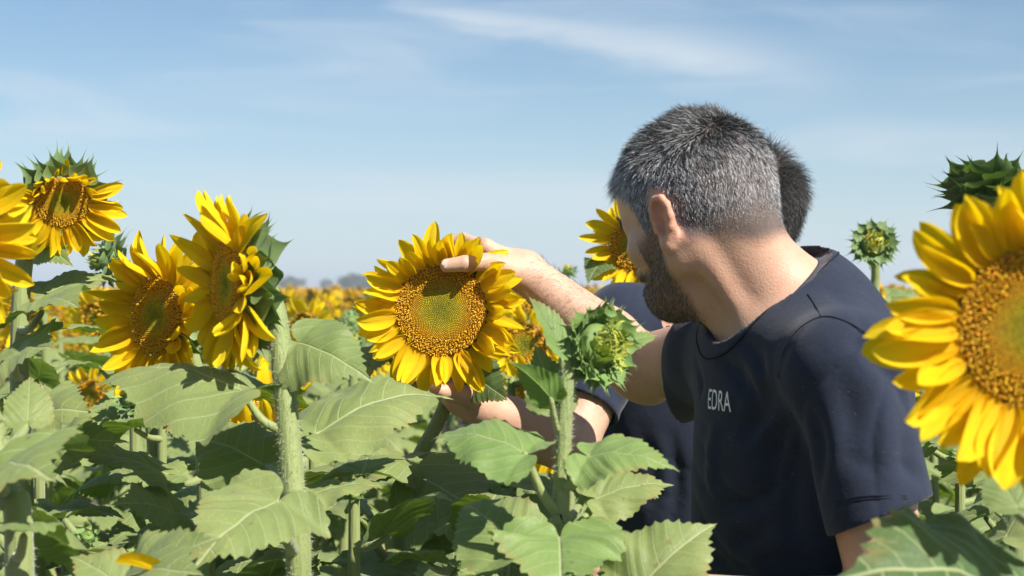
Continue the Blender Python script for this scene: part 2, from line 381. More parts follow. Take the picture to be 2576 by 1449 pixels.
# ------------------------------------------------------------------ plant pieces
HEART = np.array([(1.0, 0.0), (0.95, 0.016), (0.88, 0.05), (0.79, 0.115), (0.68, 0.20), (0.55, 0.29), (0.42, 0.36), (0.28, 0.405), (0.14, 0.42),
                  (0.0, 0.40), (-0.10, 0.345), (-0.165, 0.26), (-0.19, 0.17), (-0.175, 0.085), (-0.11, 0.028), (-0.03, 0.008), (0.0, 0.0)])
def leaf_outline(n, teeth, seed, amp=0.016):
    r = np.random.default_rng(seed)
    d = np.r_[0, np.cumsum(np.linalg.norm(np.diff(HEART, axis=0), axis=1))]; d /= d[-1]
    s = np.linspace(0, 1, n)
    x = np.interp(s, d, HEART[:, 0]); y = np.interp(s, d, HEART[:, 1])
    for _ in range(2):
        x[1:-1] = (x[:-2] + 2 * x[1:-1] + x[2:]) / 4; y[1:-1] = (y[:-2] + 2 * y[1:-1] + y[2:]) / 4
    ph = (s * teeth + 0.07 * r.standard_normal()) % 1.0
    saw = np.where(ph < 0.72, ph / 0.72, (1 - ph) / 0.28)[:]       # teeth lean toward the tip
    env = np.clip(s / 0.10, 0, 1) * np.clip((0.84 - s) / 0.1, 0, 1) * (0.6 + 0.8 * r.random(n))
    k = 1 + (1 - saw) * 0 + amp / 0.4 * (saw - 0.5) * env * 2.0
    jit = 1 + 0.03 * np.interp(s * 9, np.arange(10), r.standard_normal(10))
    return x * k * jit, y * k * jit
def leaf_geo(seed, length, width=1.0, arch=0.10, fold=0.12, droop=0.25, wave=0.042, n=84, rings=9, teeth=19, twist=0.0, curl=0.0):
    """heart-shaped toothed leaf, base at the origin, tip at +X * length; arch lifts the middle of the midrib"""
    r = np.random.default_rng(seed)
    V2 = []; UV = []
    sides = []
    for sgn in (1, -1):
        x, y = leaf_outline(n, teeth, seed * 2 + (sgn > 0))
        sides.append((x, sgn * y))
    x = np.r_[sides[0][0], sides[1][0][::-1][1:]]; y = np.r_[sides[0][1], sides[1][1][::-1][1:]]
    m = len(x)
    f = np.linspace(0, 1, rings + 1)[1:] ** 0.85
    cx = 0.03
    X = cx + (x[None] - cx) * f[:, None]; Y = y[None] * f[:, None]
    X = np.r_[cx, X.ravel()]; Y = np.r_[0, Y.ravel()]
    uv = np.stack([X, Y], 1)
    W = Y * width; A = np.abs(W)
    Z = arch * 4 * np.clip(X, 0, 1) * (1 - X) + np.clip(-X, 0, 1) * (0.05 + 0.3 * r.random())
    Z = Z + fold * A - droop * A * A * 2.2
    p1, p2, p3, p4 = r.random(4) * 6.28
    sg = np.sign(W)
    Z += wave * (A / 0.4) ** 1.5 * (np.sin(9 * X + p1 + sg * 1.3) + 0.7 * np.sin(15 * X + p2 + sg * p3))
    # quilted surface between the side veins
    side = X - 1.35 * np.abs(Y) ** 1.35 + 0.022 * sg
    Z += 0.015 * np.abs(np.sin(np.pi * (side * 6.2 + 20.45 - 0.5 + 0.5))) ** 1.2 * np.clip(A / 0.08, 0, 1)
    Z += 0.012 * np.sin(17 * X + 3 * p4) * np.sin(13 * W + p2)
    Z -= curl * np.clip(X - 0.55, 0, 1) ** 2 * 1.5
    Z += twist * X * W
    V = np.stack([X, W, Z], 1) * length
    F = grid_faces(rings, m) + 1
    j = np.arange(m - 1); F0 = np.stack([np.zeros(m - 1, int), j + 1, j + 2], 1)
    F = F[:, ::-1]
    # drop the degenerate seam at the base notch
    return V, [F, F0], uv, np.r_[0, np.repeat(f, m)]
def leaf_mesh(seed, length, m, **kw):
    V, F, uv, fr_ = leaf_geo(seed, length, **kw)
    return new_mesh('leaf', V, F, m, uv, vc=np.stack([fr_] * 3, 1))

def blade_geo(seed, nt, nw, prof, ridge, bend, cup, twist=0.0, hook=0.0):
    """petal / bract: x 0..1 along, half-width profile, returns V, F, uv"""
    t = np.linspace(0, 1, nt); w = prof(t); s = np.linspace(-1, 1, nw)
    T, S = np.meshgrid(t, s, indexing='ij'); W = w[:, None] * S
    X = T; Y = W
    Z = bend * T ** 2 + cup * (S ** 2) * w[:, None] + ridge * np.cos(2 * np.pi * S * 1.0) * w[:, None] + hook * np.clip(T - 0.6, 0, 1) ** 2
    a = twist * T
    Y2 = Y * np.cos(a) - (Z - bend * T ** 2) * np.sin(a); Z2 = Y * np.sin(a) + (Z - bend * T ** 2) * np.cos(a) + bend * T ** 2
    X = X - 0.35 * bend * bend * T ** 2 - 0.3 * abs(hook) * np.clip(T - 0.7, 0, 1)
    V = np.stack([X, Y2, Z2], -1).reshape(-1, 3)
    uv = np.stack([T, S], -1).reshape(-1, 2)
    return V, grid_faces(nt, nw), uv
def petal_prof(t): return 0.30 * 0.70 * (np.clip(t, 0, 1) ** 0.55 * np.clip(1 - t, 0, 1) ** 0.62 / 0.47 * 0.92 + 0.12 * (1 - t) ** 2)
def bract_prof(t): return 0.31 * (np.exp(-((t - 0.20) / 0.24) ** 2) * (1 - t) ** 0.4 + 0.085 * (1 - t) + 0.012 * (1 - t ** 3))
def thin_prof(t): return 0.07 * np.clip(1 - t, 0, 1) ** 0.5
PETALS = []; BR = {}
def make_blades():
    for k in range(12):
        r = np.random.default_rng(100 + k)
        V, F, uv = blade_geo(k, 11, 7, petal_prof, 0.20, r.uniform(-0.45, 0.48), r.uniform(0.1, 0.7), r.uniform(-0.9, 0.9), r.uniform(-0.7, 0.5))
        PETALS.append(new_mesh('petal', V, F, M_PETAL, uv))
    for nm, mt_ in (('broad', M_BRACT),):
        L = []
        for k in range(8):
            r = np.random.default_rng(250 + k)
            V, F, uv = blade_geo(k, 11, 6, lambda t: 0.46 * (np.exp(-((t - 0.30) / 0.30) ** 2) * np.clip(1 - t, 0, 1) ** 0.35 + 0.05 * (1 - t)), -0.03, r.uniform(-0.1, 0.25), r.uniform(0.15, 0.5), r.uniform(-0.4, 0.4), r.uniform(-1.6, 1.8))
            L.append(new_mesh('bract', V, F, mt_, uv))
        BR[nm] = L
    for nm, mt_ in (('mid', M_BRACT), ('dark', M_BRACT_DARK), ('fresh', M_BRACT_FRESH)):
        L = []
        for k in range(8):
            r = np.random.default_rng(200 + k)
            V, F, uv = blade_geo(k, 11, 6, bract_prof, -0.03, r.uniform(-0.15, 0.3), r.uniform(0.25, 0.7), r.uniform(-0.5, 0.5), r.uniform(-2.6, 1.2))
            L.append(new_mesh('bract', V, F, mt_, uv))
        BR[nm] = L
    for nm, mt_ in (('inner', M_BUDIN), ('yellow', M_BUDYEL)):
        L = []
        for k in range(6):
            r = np.random.default_rng(300 + k)
            V, F, uv = blade_geo(k, 8, 3, thin_prof, 0, r.uniform(-0.4, 0.8), 0.3, r.uniform(-1.5, 1.5), r.uniform(-3, 3))
            L.append(new_mesh('inner_bract', V, F, mt_, uv))
        BR[nm] = L
make_blades()

def lathe(prof, n, cols):
    prof = np.asarray(prof); th = np.linspace(0, 2 * np.pi, n, endpoint=False)
    V = np.stack([prof[:, 0][:, None] * np.cos(th), prof[:, 0][:, None] * np.sin(th), np.broadcast_to(prof[:, 1][:, None], (len(prof), n))], -1).reshape(-1, 3)
    return V, grid_faces(len(prof), n, True), np.repeat(np.asarray(cols), n, axis=0)
def dome(r): return 0.10 * (1 - r ** 2) - 0.09 * np.exp(-(r / 0.45) ** 2)
def floret_geo(Rd, n, seed):
    r = np.random.default_rng(seed)
    i = np.arange(n) + 0.5; rr = np.sqrt(i / n); th = i * 2.399963
    size = Rd * 1.75 / math.sqrt(n)
    edge = 0.66 + 0.10 * np.sin(3 * th + seed) * 0.4 + 0.05 * r.standard_normal(n) * 0.5
    isout = rr > edge
    h = np.where(isout, size * r.uniform(0.8, 1.6, n), size * (0.35 + 0.25 * rr))
    wmid = np.where(isout, 0.26, 0.47) * size; wtop = np.where(isout, 0.34, 0.36) * size
    C = np.stack([rr * np.cos(th), rr * np.sin(th), dome(rr)], 1) * Rd
    tilt = np.where(isout, 0.5, 0.05)[:, None] * r.standard_normal((n, 3)) * np.array([1, 1, 0])
    tilt[:, :2] += (np.where(isout, 0.25, 0.0) * rr)[:, None] * np.stack([np.cos(th), np.sin(th)], 1)
    ax = np.array([0, 0, 1.0]) + tilt; ax /= np.linalg.norm(ax, axis=1)[:, None]
    V = np.zeros((n, 13, 3)); Cc = np.zeros((n, 13, 3))
    q = np.arange(4) * np.pi / 2
    ring = np.stack([np.cos(q), np.sin(q), np.zeros(4)], 1)
    rot = th[:, None] + q
    rg = np.stack([np.cos(rot), np.sin(rot), np.zeros_like(rot)], -1)
    V[:, 0:4] = C[:, None] + rg * (0.5 * size) - np.array([0, 0, size * 0.3])
    V[:, 4:8] = C[:, None] + ax[:, None] * (h * 0.55)[:, None, None] + rg * wmid[:, None, None]
    V[:, 8:12] = C[:, None] + ax[:, None] * (h * 0.85)[:, None, None] + rg * wtop[:, None, None]
    V[:, 12] = C + ax * (h * 1.1)[:, None]
    g = np.array([0.31, 0.31, 0.02]); y = np.array([0.68, 0.54, 0.02]); o = np.array([0.80, 0.42, 0.012]); br = np.array([0.52, 0.24, 0.013]); tip = np.array([0.92, 0.56, 0.02])
    f = np.clip(rr / 0.45, 0, 1)[:, None]
    inn = g * (1 - f) + y * f
    k = np.clip((rr - 0.36) / 0.22, 0, 1)[:, None]; inn = inn * (1 - k) + o * k
    inn = inn * r.uniform(0.75, 1.2, (n, 1))
    low = np.where(isout[:, None], br, inn * 0.55)
    hi = np.where(isout[:, None], np.where(r.random((n, 1)) < 0.82, tip, br * 2.2) * r.uniform(0.75, 1.1, (n, 1)), inn)
    Cc[:, 0:4] = low[:, None]; Cc[:, 4:8] = (0.5 * low + 0.5 * hi)[:, None]; Cc[:, 8:12] = hi[:, None]; Cc[:, 12] = hi * 1.05
    f4 = np.array([[a + b_, a + (b_ + 1) % 4, a + 4 + (b_ + 1) % 4, a + 4 + b_] for a in (0, 4) for b_ in range(4)])
    f3 = np.array([[8 + b_, 8 + (b_ + 1) % 4, 12] for b_ in range(4)])
    off = (np.arange(n) * 13)[:, None, None]
    return V.reshape(-1, 3), [(f4[None] + off).reshape(-1, 4), (f3[None] + off).reshape(-1, 3)], Cc.reshape(-1, 3)
def receptacle(Rd, deep, n=28):
    gr = np.array([0.13, 0.19, 0.06])
    prof = [(0.001, dome(0) * Rd - 0.001), (Rd * 0.5, dome(0.5) * Rd - 0.001), (Rd * 0.99, dome(0.99) * Rd), (Rd * 1.05, -0.10 * Rd), (Rd * 1.0, -0.25 * Rd), (Rd * 0.72, -0.25 * Rd - deep * 0.45), (Rd * 0.4, -0.25 * Rd - deep * 0.75), (0.013, -0.25 * Rd - deep), (0.011, -0.25 * Rd - deep - 0.01)]
    cols = [(0.10, 0.10, 0.01)] * 2 + [(0.15, 0.06, 0.01)] + [gr] * 6
    return lathe(prof, n, cols)
def rot_of(ax, a):
    return np.array(Matrix.Rotation(a, 3, ax))
def head_frame(n, roll=0.0):
    z = nrm(n); up = np.array([0, 0, 1.0]) if abs(z[2]) < 0.95 else np.array([0, 1.0, 0])
    y = nrm(up - z * up.dot(z)); x = np.cross(y, z)
    return np.stack([x, y, z], 1) @ rot_of('Z', roll)

def flower_head(parent, pos, facing, Rd, plen, npet=34, nflo=900, seed=1, reflex=0.0, nbract=30, bmat='mid', bflare=0.5, deep=0.035, petal_fn=None, origin=(0, 0, 0), droopy=0.0, bscale=1.0):
    """open sunflower head: disc + receptacle, florets, each petal and bract its own sub-part"""
    r = np.random.default_rng(seed); Hf = head_frame(facing, r.uniform(-0.2, 0.2)); pos = np.asarray(pos, float)
    V, F, c = receptacle(Rd, deep)
    hd = link('flower_head', new_mesh('flower_head', V, F, M_HEAD, vc=c), parent, to_m(Hf, pos - np.asarray(origin)))
    V, F, c = floret_geo(Rd, nflo, seed)
    fl = link('disc_florets', new_mesh('disc_florets', V, F, M_FLORET, vc=c, smooth=False), hd); fl['kind'] = 'stuff'
    for i in range(npet):
        row = i % 2; ph = (i + r.uniform(-0.35, 0.35)) * 2 * math.pi / npet
        pitch = (0.32 if row == 0 else 0.08) - reflex + r.normal(0, 0.17); L = plen * r.uniform(0.82, 1.12); wd = r.uniform(0.8, 1.15)
        yaw = r.normal(0, 0.14)
        if petal_fn:
            ov = petal_fn(ph)
            if ov is None: continue
            pitch += ov[0]; L *= ov[1]
        Rm = rot_of('Z', ph) @ rot_of('Y', -pitch) @ rot_of('Z', yaw) @ rot_of('X', r.normal(0, 0.3))
        t = np.array([math.cos(ph), math.sin(ph), 0]) * Rd * (0.99 if row == 0 else 1.02) + np.array([0, 0, -0.02 * Rd - 0.09 * Rd * row])
        link('petal', PETALS[r.integers(len(PETALS))], hd, to_m(Rm, t, (L, L * wd, L)))
    for i in range(nbract):
        row = i % 3; ph = i * 2.399963 + r.normal(0, 0.1)
        rad, z, pit, L = [(1.03, -0.14, -0.25 - bflare * 0.3, 0.85), (0.98, -0.28, -0.55 - bflare * 0.4, 0.95), (0.82, -0.25 - 0.30 * deep / Rd, -0.6 - bflare * 0.7, 0.95)][row]
        pit += r.normal(0, 0.2)
        Rm = rot_of('Z', ph) @ rot_of('Y', -pit) @ rot_of('Z', r.normal(0, 0.2))
        t = np.array([math.cos(ph) * rad * Rd, math.sin(ph) * rad * Rd, z * Rd])
        s = max(plen * 0.85, 0.035) * L * r.uniform(0.85, 1.2) * bscale
        link('bract', BR[bmat][r.integers(8)], hd, to_m(Rm, t, (s, s * 1.15, s)))
    return hd, pos - Hf[:, 2] * (0.25 * Rd + deep)
def bud_head(parent, pos, facing, Rd, seed=1, bmat='fresh', inner='inner', ninner=46, nbract=40, blen=1.25, closed=0.5, origin=(0, 0, 0)):
    r = np.random.default_rng(seed); Hf = head_frame(facing, r.uniform(-1, 1)); pos = np.asarray(pos, float)
    a = np.linspace(0.02, math.pi - 0.25, 12)
    prof = np.stack([Rd * 0.70 * np.sin(a) ** 0.9, Rd * 0.36 * np.cos(a) - 0.18 * Rd], 1)
    V, F, c = lathe(prof, 20, [(0.13, 0.20, 0.05)] * 12)
    hd = link('flower_bud', new_mesh('flower_bud', V, F, M_HEAD, vc=c), parent, to_m(Hf, pos - np.asarray(origin)))
    for i in range(nbract):
        k = i / nbract; ph = i * 2.399963 + r.normal(0, 0.12)
        rad = 0.45 + 0.50 * math.sin(min(1, k * 1.25) * math.pi / 2); z = -0.55 + 0.75 * k
        pit = -0.25 + closed * 2.2 * k + r.normal(0, 0.18)
        Rm = rot_of('Z', ph) @ rot_of('Y', -pit) @ rot_of('Z', r.normal(0, 0.25))
        s = Rd * blen * r.uniform(0.75, 1.1) * (0.72 + 0.35 * (1 - k))
        link('bract', BR[bmat][r.integers(8)], hd, to_m(Rm, np.array([math.cos(ph) * rad, math.sin(ph) * rad, z]) * Rd, (s, s * 1.25, s)))
    for i in range(ninner):
        rr = math.sqrt((i + 0.5) / ninner) * 0.62; ph = i * 2.399963
        Rm = rot_of('Z', ph) @ rot_of('Y', -(math.pi / 2 - rr * 0.8 + r.normal(0, 0.5)))
        s = Rd * r.uniform(0.4, 0.75)
        link('inner_bract', BR[inner][r.integers(6)], hd, to_m(Rm, np.array([math.cos(ph) * rr, math.sin(ph) * rr, 0.40 - 0.35 * rr]) * Rd, (s, s * 2.2, s)))
    return hd, pos - Hf[:, 2] * Rd * 0.6
def stem_part(parent, pts, r0, r1, origin, fuzz=0):
    C = catmull(pts, 40); rad = np.linspace(r0, r1, 40)
    V, F = tube(C - origin, rad, 18, 0.06, 7)
    o = link('stem', new_mesh('stem', V, F, M_STEM), parent)
    if fuzz: hairs(o, C - origin, rad, fuzz)
    return o, C
def hairs(parent, C, rad, n):
    r = np.random.default_rng(n)
    s_ = np.r_[0, np.cumsum(np.linalg.norm(np.diff(C, axis=0), axis=1))]; g_ = np.linspace(s_[-1] * 0.55, s_[-1], 60); rad = np.interp(g_, s_, rad); C = np.stack([np.interp(g_, s_, C[:, c]) for c in range(3)], 1)
    k = r.integers(0, len(C) - 1, n); u = r.random(n)[:, None]
    P = C[k] * (1 - u) + C[k + 1] * u; T = C[k + 1] - C[k]; T /= np.linalg.norm(T, axis=1)[:, None]
    d = r.standard_normal((n, 3)); d -= T * (d * T).sum(1)[:, None]; d /= np.linalg.norm(d, axis=1)[:, None]
    P = P + d * rad[k][:, None] * 0.98; L = r.uniform(0.0015, 0.004, n)[:, None]
    d2 = d + 0.4 * r.standard_normal((n, 3))
    pts = np.stack([P, P + d2 * L * 0.5, P + d2 * L], 1)
    strands('stem_hairs', pts, 0.00019, np.full((n, 3), (0.5, 0.5, 0.36)), M_FUZZ, parent)
def strands(name, pts, radius, cols, m, parent):
    n, k, _ = pts.shape
    cu = bpy.data.hair_curves.new(name); cu.add_curves([k] * n)
    cu.attributes['position'].data.foreach_set('vector', np.ascontiguousarray(pts, np.float32).ravel())
    ra = cu.attributes.new('radius', 'FLOAT', 'POINT') if 'radius' not in cu.attributes else cu.attributes['radius']
    prof = np.linspace(1, 0.25, k); ra.data.foreach_set('value', np.tile(prof, n).astype(np.float32) * radius)
    ca = cu.attributes.new('col', 'FLOAT_COLOR', 'CURVE'); c = np.ones((n, 4), np.float32); c[:, :3] = cols; ca.data.foreach_set('color', c.ravel())
    cu.materials.append(m)
    o = link(name, cu, parent); o['kind'] = 'stuff'; return o
def hero_leaf(parent, origin, A, B, T, up, seed, m=None, width=1.0, sag=0.010, pr=0.0045, **kw):
    """leaf with petiole from stem point A to blade base B, tip at T"""
    A, B, T = (np.asarray(v, float) for v in (A, B, T))
    L = np.linalg.norm(T - B); Fm = frame(T - B, up)
    lf = link('leaf', leaf_mesh(seed, L, m or M_LEAF, width=width, **kw), parent, to_m(Fm, B - origin))
    if A is not None and np.linalg.norm(A - B) > 0.01:
        inv = np.linalg.inv(Fm)
        mid = (A + B) / 2 - np.array([0, 0, sag])
        C = catmull([A, mid, B - Fm[:, 2] * pr * 0.9, B + (T - B) * 0.05 - Fm[:, 2] * 0.001], 16); C = (C - B) @ inv.T
        V, F = tube(C, np.r_[np.linspace(pr * 1.35, pr * 0.85, 11), pr * 0.7, pr * 0.55, pr * 0.4, pr * 0.25, pr * 0.1], 8)
        link('petiole', new_mesh('petiole', V, F, M_STEM), lf)
    return lf

# ------------------------------------------------------------------ ground, far field, trees on the horizon
def grid_sheet(xs, ys, zf):
    X, Y = np.meshgrid(xs, ys); Z = zf(X, Y)
    V = np.stack([X, Y, Z], -1).reshape(-1, 3)
    return V, grid_faces(len(ys), len(xs))
gx = np.r_[-3000, -800, -200, np.linspace(-60, 60, 61), 200, 800, 3000]; gy = np.r_[-60, np.linspace(-8, 60, 69), 120, 400, 1200, 4000]
gr_rng = np.random.default_rng(3)
V, F = grid_sheet(gx, gy, lambda X, Y: 0.03 * np.sin(X * 2 * math.pi / 0.7 + 0.3) * (np.abs(X) < 50) - 0.03)
g = link('ground', new_mesh('ground', V, F, M_SOIL)); g['kind'] = 'structure'; g['label'] = 'bare brown soil between the sunflower rows'

def lowpoly_field(y0, y1, dens, seed, hw):
    """tops of many far plants: petal star + disc + a few leaves each, one mesh"""
    r = np.random.default_rng(seed)
    n = int(dens * hw * (y1 * y1 - y0 * y0)); y = np.sqrt(r.uniform(y0 * y0, y1 * y1, n)); x = r.uniform(-1, 1, n) * y * hw
    x = np.round(x / 0.7) * 0.7 + r.normal(0, 0.08, n)
    z = 1.47 + r.normal(0, 0.055, n) + 0.02 * np.sin(x * 0.4) + 0.03 * np.sin(y * 0.23 + x * 0.1)
    yaw = r.normal(-0.35, 0.6, n); tilt = r.normal(0.1, 0.25, n)
    fx = np.stack([np.sin(yaw) * np.cos(tilt), -np.cos(yaw) * np.cos(tilt), -np.sin(tilt)], 1)       # facing
    up = np.array([0, 0, 1.0]); a1 = np.cross(up, fx); a1 /= np.linalg.norm(a1, axis=1)[:, None]; a2 = np.cross(fx, a1)
    P = np.stack([x, y, z], 1)
    K = 14; Rr = r.uniform(0.075, 0.105, n); bud = r.random(n) < 0.22; Rr = np.where(bud, 0.04, Rr)
    Vs = []; Fs = []; Cs = []
    base = 0
    th = np.arange(K * 2) * math.pi / K
    rad = np.where(np.arange(K * 2) % 2 == 0, 1.0, 0.55)
    rj = rad[None] * r.uniform(0.85, 1.15, (n, K * 2))
    ring = P[:, None] + (Rr[:, None] * rj * np.cos(th))[..., None] * a1[:, None] + (Rr[:, None] * rj * np.sin(th))[..., None] * a2[:, None] + fx[:, None] * (r.normal(0.0, 0.012, (n, K * 2)) * (rad > 0.8))[..., None]
    inner = P[:, None] + (0.45 * Rr[:, None] * np.cos(th))[..., None] * a1[:, None] + (0.45 * Rr[:, None] * np.sin(th))[..., None] * a2[:, None] + fx[:, None] * 0.004
    V = np.concatenate([ring, inner, (P + fx * 0.016)[:, None], (P - fx * 0.05)[:, None]], 1)
    m = 2 * K; tot = 2 * m + 2
    yel = np.array([0.80, 0.46, 0.012]); grn = np.array([0.13, 0.20, 0.05]); dsk = np.array([0.30, 0.17, 0.02])
    C = np.zeros((n, tot, 3)); pc = np.where(bud[:, None], grn, yel) * r.uniform(0.8, 1.1, (n, 1))
    C[:, :m] = pc[:, None]; C[:, m:2 * m] = np.where(bud[:, None], grn * 1.2, dsk)[:, None]; C[:, 2 * m] = np.where(bud[:, None], grn * 1.6, np.array([0.30, 0.26, 0.02])); C[:, -1] = grn
    j = np.arange(m); jn = (j + 1) % m
    f4 = np.stack([j, jn, m + jn, m + j], 1); f3 = np.concatenate([np.stack([m + j, m + jn, np.full(m, 2 * m)], 1), np.stack([jn, j, np.full(m, 2 * m + 1)], 1)])
    off = (np.arange(n) * tot)[:, None, None]
    Vs.append(V.reshape(-1, 3)); Fs += [(f4[None] + off).reshape(-1, 4), (f3[None] + off).reshape(-1, 3)]; Cs.append(C.reshape(-1, 3)); base = n * tot
    # leaves
    for q in range(7):
        a = r.uniform(0, 6.28, n); L = r.uniform(0.16, 0.25, n); zz = z - 0.06 - 0.055 * q - r.uniform(0, 0.05, n)
        d = np.stack([np.cos(a), np.sin(a), r.uniform(-0.5, 0.25, n)], 1); s = np.stack([-np.sin(a), np.cos(a), r.normal(0, 0.2, n)], 1)
        B = np.stack([x, y, zz], 1) + d * 0.07 * np.array([1, 1, 0])
        pts = [B, B + d * L[:, None] * 0.3 + s * L[:, None] * 0.38, B + d * L[:, None] * 0.7 + s * L[:, None] * 0.2 - np.array([0, 0, 0.01]), B + d * L[:, None] - np.array([0, 0, 0.04]),
               B + d * L[:, None] * 0.7 - s * L[:, None] * 0.2 - np.array([0, 0, 0.01]), B + d * L[:, None] * 0.3 - s * L[:, None] * 0.38, B + d * L[:, None] * 0.5 + np.array([0, 0, 0.025])]
        V = np.stack(pts, 1); C = np.broadcast_to((np.array([0.12, 0.175, 0.06]) * r.uniform(0.75, 1.3, (n, 1)))[:, None], V.shape)
        f = np.array([[6, 0, 1], [6, 1, 2], [6, 2, 3], [6, 3, 4], [6, 4, 5], [6, 5, 0]]); off = (np.arange(n) * 7)[:, None, None]
        Vs.append(V.reshape(-1, 3)); Fs.append((f[None] + off).reshape(-1, 3) + base); Cs.append(C.reshape(-1, 3)); base += n * 7
    # stems
    s3 = np.array([[0, 0], [1, 0], [0.5, 0.9]]) * 0.02 - 0.01
    V = np.zeros((n, 6, 3)); V[:, :3, :2] = P[:, None, :2] + s3; V[:, 3:, :2] = (P - fx * 0.05)[:, None, :2] + s3; V[:, :3, 2] = 0; V[:, 3:, 2] = (z - 0.02)[:, None]
    f = np.array([[0, 1, 4, 3], [1, 2, 5, 4], [2, 0, 3, 5]]); off = (np.arange(n) * 6)[:, None, None]
    Vs.append(V.reshape(-1, 3)); Fs.append((f[None] + off).reshape(-1, 4) + base); Cs.append(np.broadcast_to(np.array([0.14, 0.2, 0.06]), (n * 6, 3)))
    return np.concatenate(Vs), Fs, np.concatenate(Cs)
M_FAR = vcol_material('far_plants', 0.55, 0.25)
V, F, C = lowpoly_field(9.5, 48, 4.2, 21, 0.46)
o = link('sunflower_field', new_mesh('sunflower_field', V, F, M_FAR, vc=C, smooth=False)); o['kind'] = 'stuff'; tag(o, 'mass of far yellow sunflowers filling the field behind the row plants', 'sunflower field')
# beyond that the tops close into one surface
ys = np.r_[np.geomspace(46, 900, 150)]; xs = np.linspace(-1, 1, 200)
S, Yg = np.meshgrid(xs, ys); Xg = S * Yg * 0.5
r = np.random.default_rng(5)
Zg = 1.40 + r.normal(0, 0.05, Yg.shape) + 0.05 * np.sin(Yg * 0.05) - np.clip(46.5 - Yg, 0, 1) * 0.3
o = link('distant_field', new_mesh('distant_field', np.stack([Xg, Yg, Zg], -1).reshape(-1, 3), grid_faces(len(ys), len(xs)), M_CANOPY, smooth=False)); o['kind'] = 'stuff'; tag(o, 'distant green and yellow sunflower canopy running to the horizon', 'sunflower field')

# summer air: one even, very thin volume round the whole scene
hx, hy0, hy1, hz0, hz1 = 3050.0, -110.0, 4050.0, -1.2, 12.0
HV = np.array([(x, y, z) for z in (hz0, hz1) for y in (hy0, hy1) for x in (-hx, hx)])
HF = np.array([(0, 2, 3, 1), (4, 5, 7, 6), (0, 1, 5, 4), (2, 6, 7, 3), (0, 4, 6, 2), (1, 3, 7, 5)])
M_HAZE, ht, hout = mat('haze')
pv = N(ht, 'ShaderNodeVolumePrincipled'); pv.inputs['Color'].default_value = (0.80, 0.88, 0.96, 1); pv.inputs['Density'].default_value = 0.0011; pv.inputs['Anisotropy'].default_value = 0.1
lk(ht, pv.outputs[0], hout.inputs['Volume'])
hzo = link('haze', new_mesh('haze', HV, HF, M_HAZE, smooth=False)); hzo['kind'] = 'stuff'; hzo['label'] = 'thin pale summer haze over the field'; hzo['category'] = 'haze'
def horizon_tree(u, vtop, d, wpx, seed, label):
    r = np.random.default_rng(seed)
    x = (u - 1288) / FOC * d; h = EYE + (724.5 - vtop) / FOC * d; w = wpx / FOC * d
    root = empty('tree', (x, d, 0)); tag(root, label, 'tree', 'trees on the horizon')
    C = catmull([(0, 0, 0), (0.05 * w, 0, h * 0.3), (0, 0, h * 0.75)], 8); V, F = tube(C, np.linspace(h * 0.035, h * 0.012, 8), 7)
    Vs = [V]; Fs = list(F); b = len(V)
    for k in range(6):
        a = r.uniform(0, 6.28); e = np.array([math.cos(a) * w * 0.35, math.sin(a) * w * 0.35, h * r.uniform(0.55, 0.9)])
        V2, F2 = tube(catmull([(0, 0, h * r.uniform(0.25, 0.5)), e * np.array([0.5, 0.5, 0.85]), e], 6), np.linspace(h * 0.015, h * 0.005, 6), 5)
        Vs.append(V2); Fs += [f + b for f in F2]; b += len(V2)
    link('trunk', new_mesh('trunk', np.concatenate(Vs), Fs, M_BARK), root)
    n = 2600
    cl = r.standard_normal((26, 3)); cl /= np.linalg.norm(cl, axis=1)[:, None]; cl *= r.uniform(0.3, 1, (26, 1)) ** 0.5
    cc = cl[r.integers(26, size=n)] + r.normal(0, 0.17, (n, 3))
    P = cc * np.array([w * 0.5, w * 0.5, h * 0.42]) + np.array([0, 0, h * 0.56])
    P[:, 2] = np.maximum(P[:, 2], 0.1 * h)
    s = w * 0.03
    A = r.standard_normal((n, 3)); A /= np.linalg.norm(A, axis=1)[:, None]; B = np.cross(A, r.standard_normal((n, 3))); B /= np.linalg.norm(B, axis=1)[:, None]
    V = np.stack([P + A * s, P + B * s * 0.6, P - A * s, P - B * s * 0.6], 1).reshape(-1, 3)
    F = np.arange(n * 4).reshape(-1, 4)
    c = link('crown', new_mesh('crown', V, F, M_TREE, smooth=False), root); c['kind'] = 'stuff'
for a in ((732, 692, 420, 62, 1, 'rounded tree on the horizon standing apart from the wide clump'),
          (822, 702, 420, 34, 2, 'small narrow tree on the horizon between the rounded tree and the wide clump'),
          (900, 690, 380, 90, 3, 'broad tree of the wide clump on the horizon, fully in the open'),
          (965, 700, 400, 80, 4, 'broad tree on the horizon half hidden by the held sunflower'),
          (690, 716, 600, 40, 5, 'tiny low tree on the horizon beside the rounded tree')):
    horizon_tree(*a)

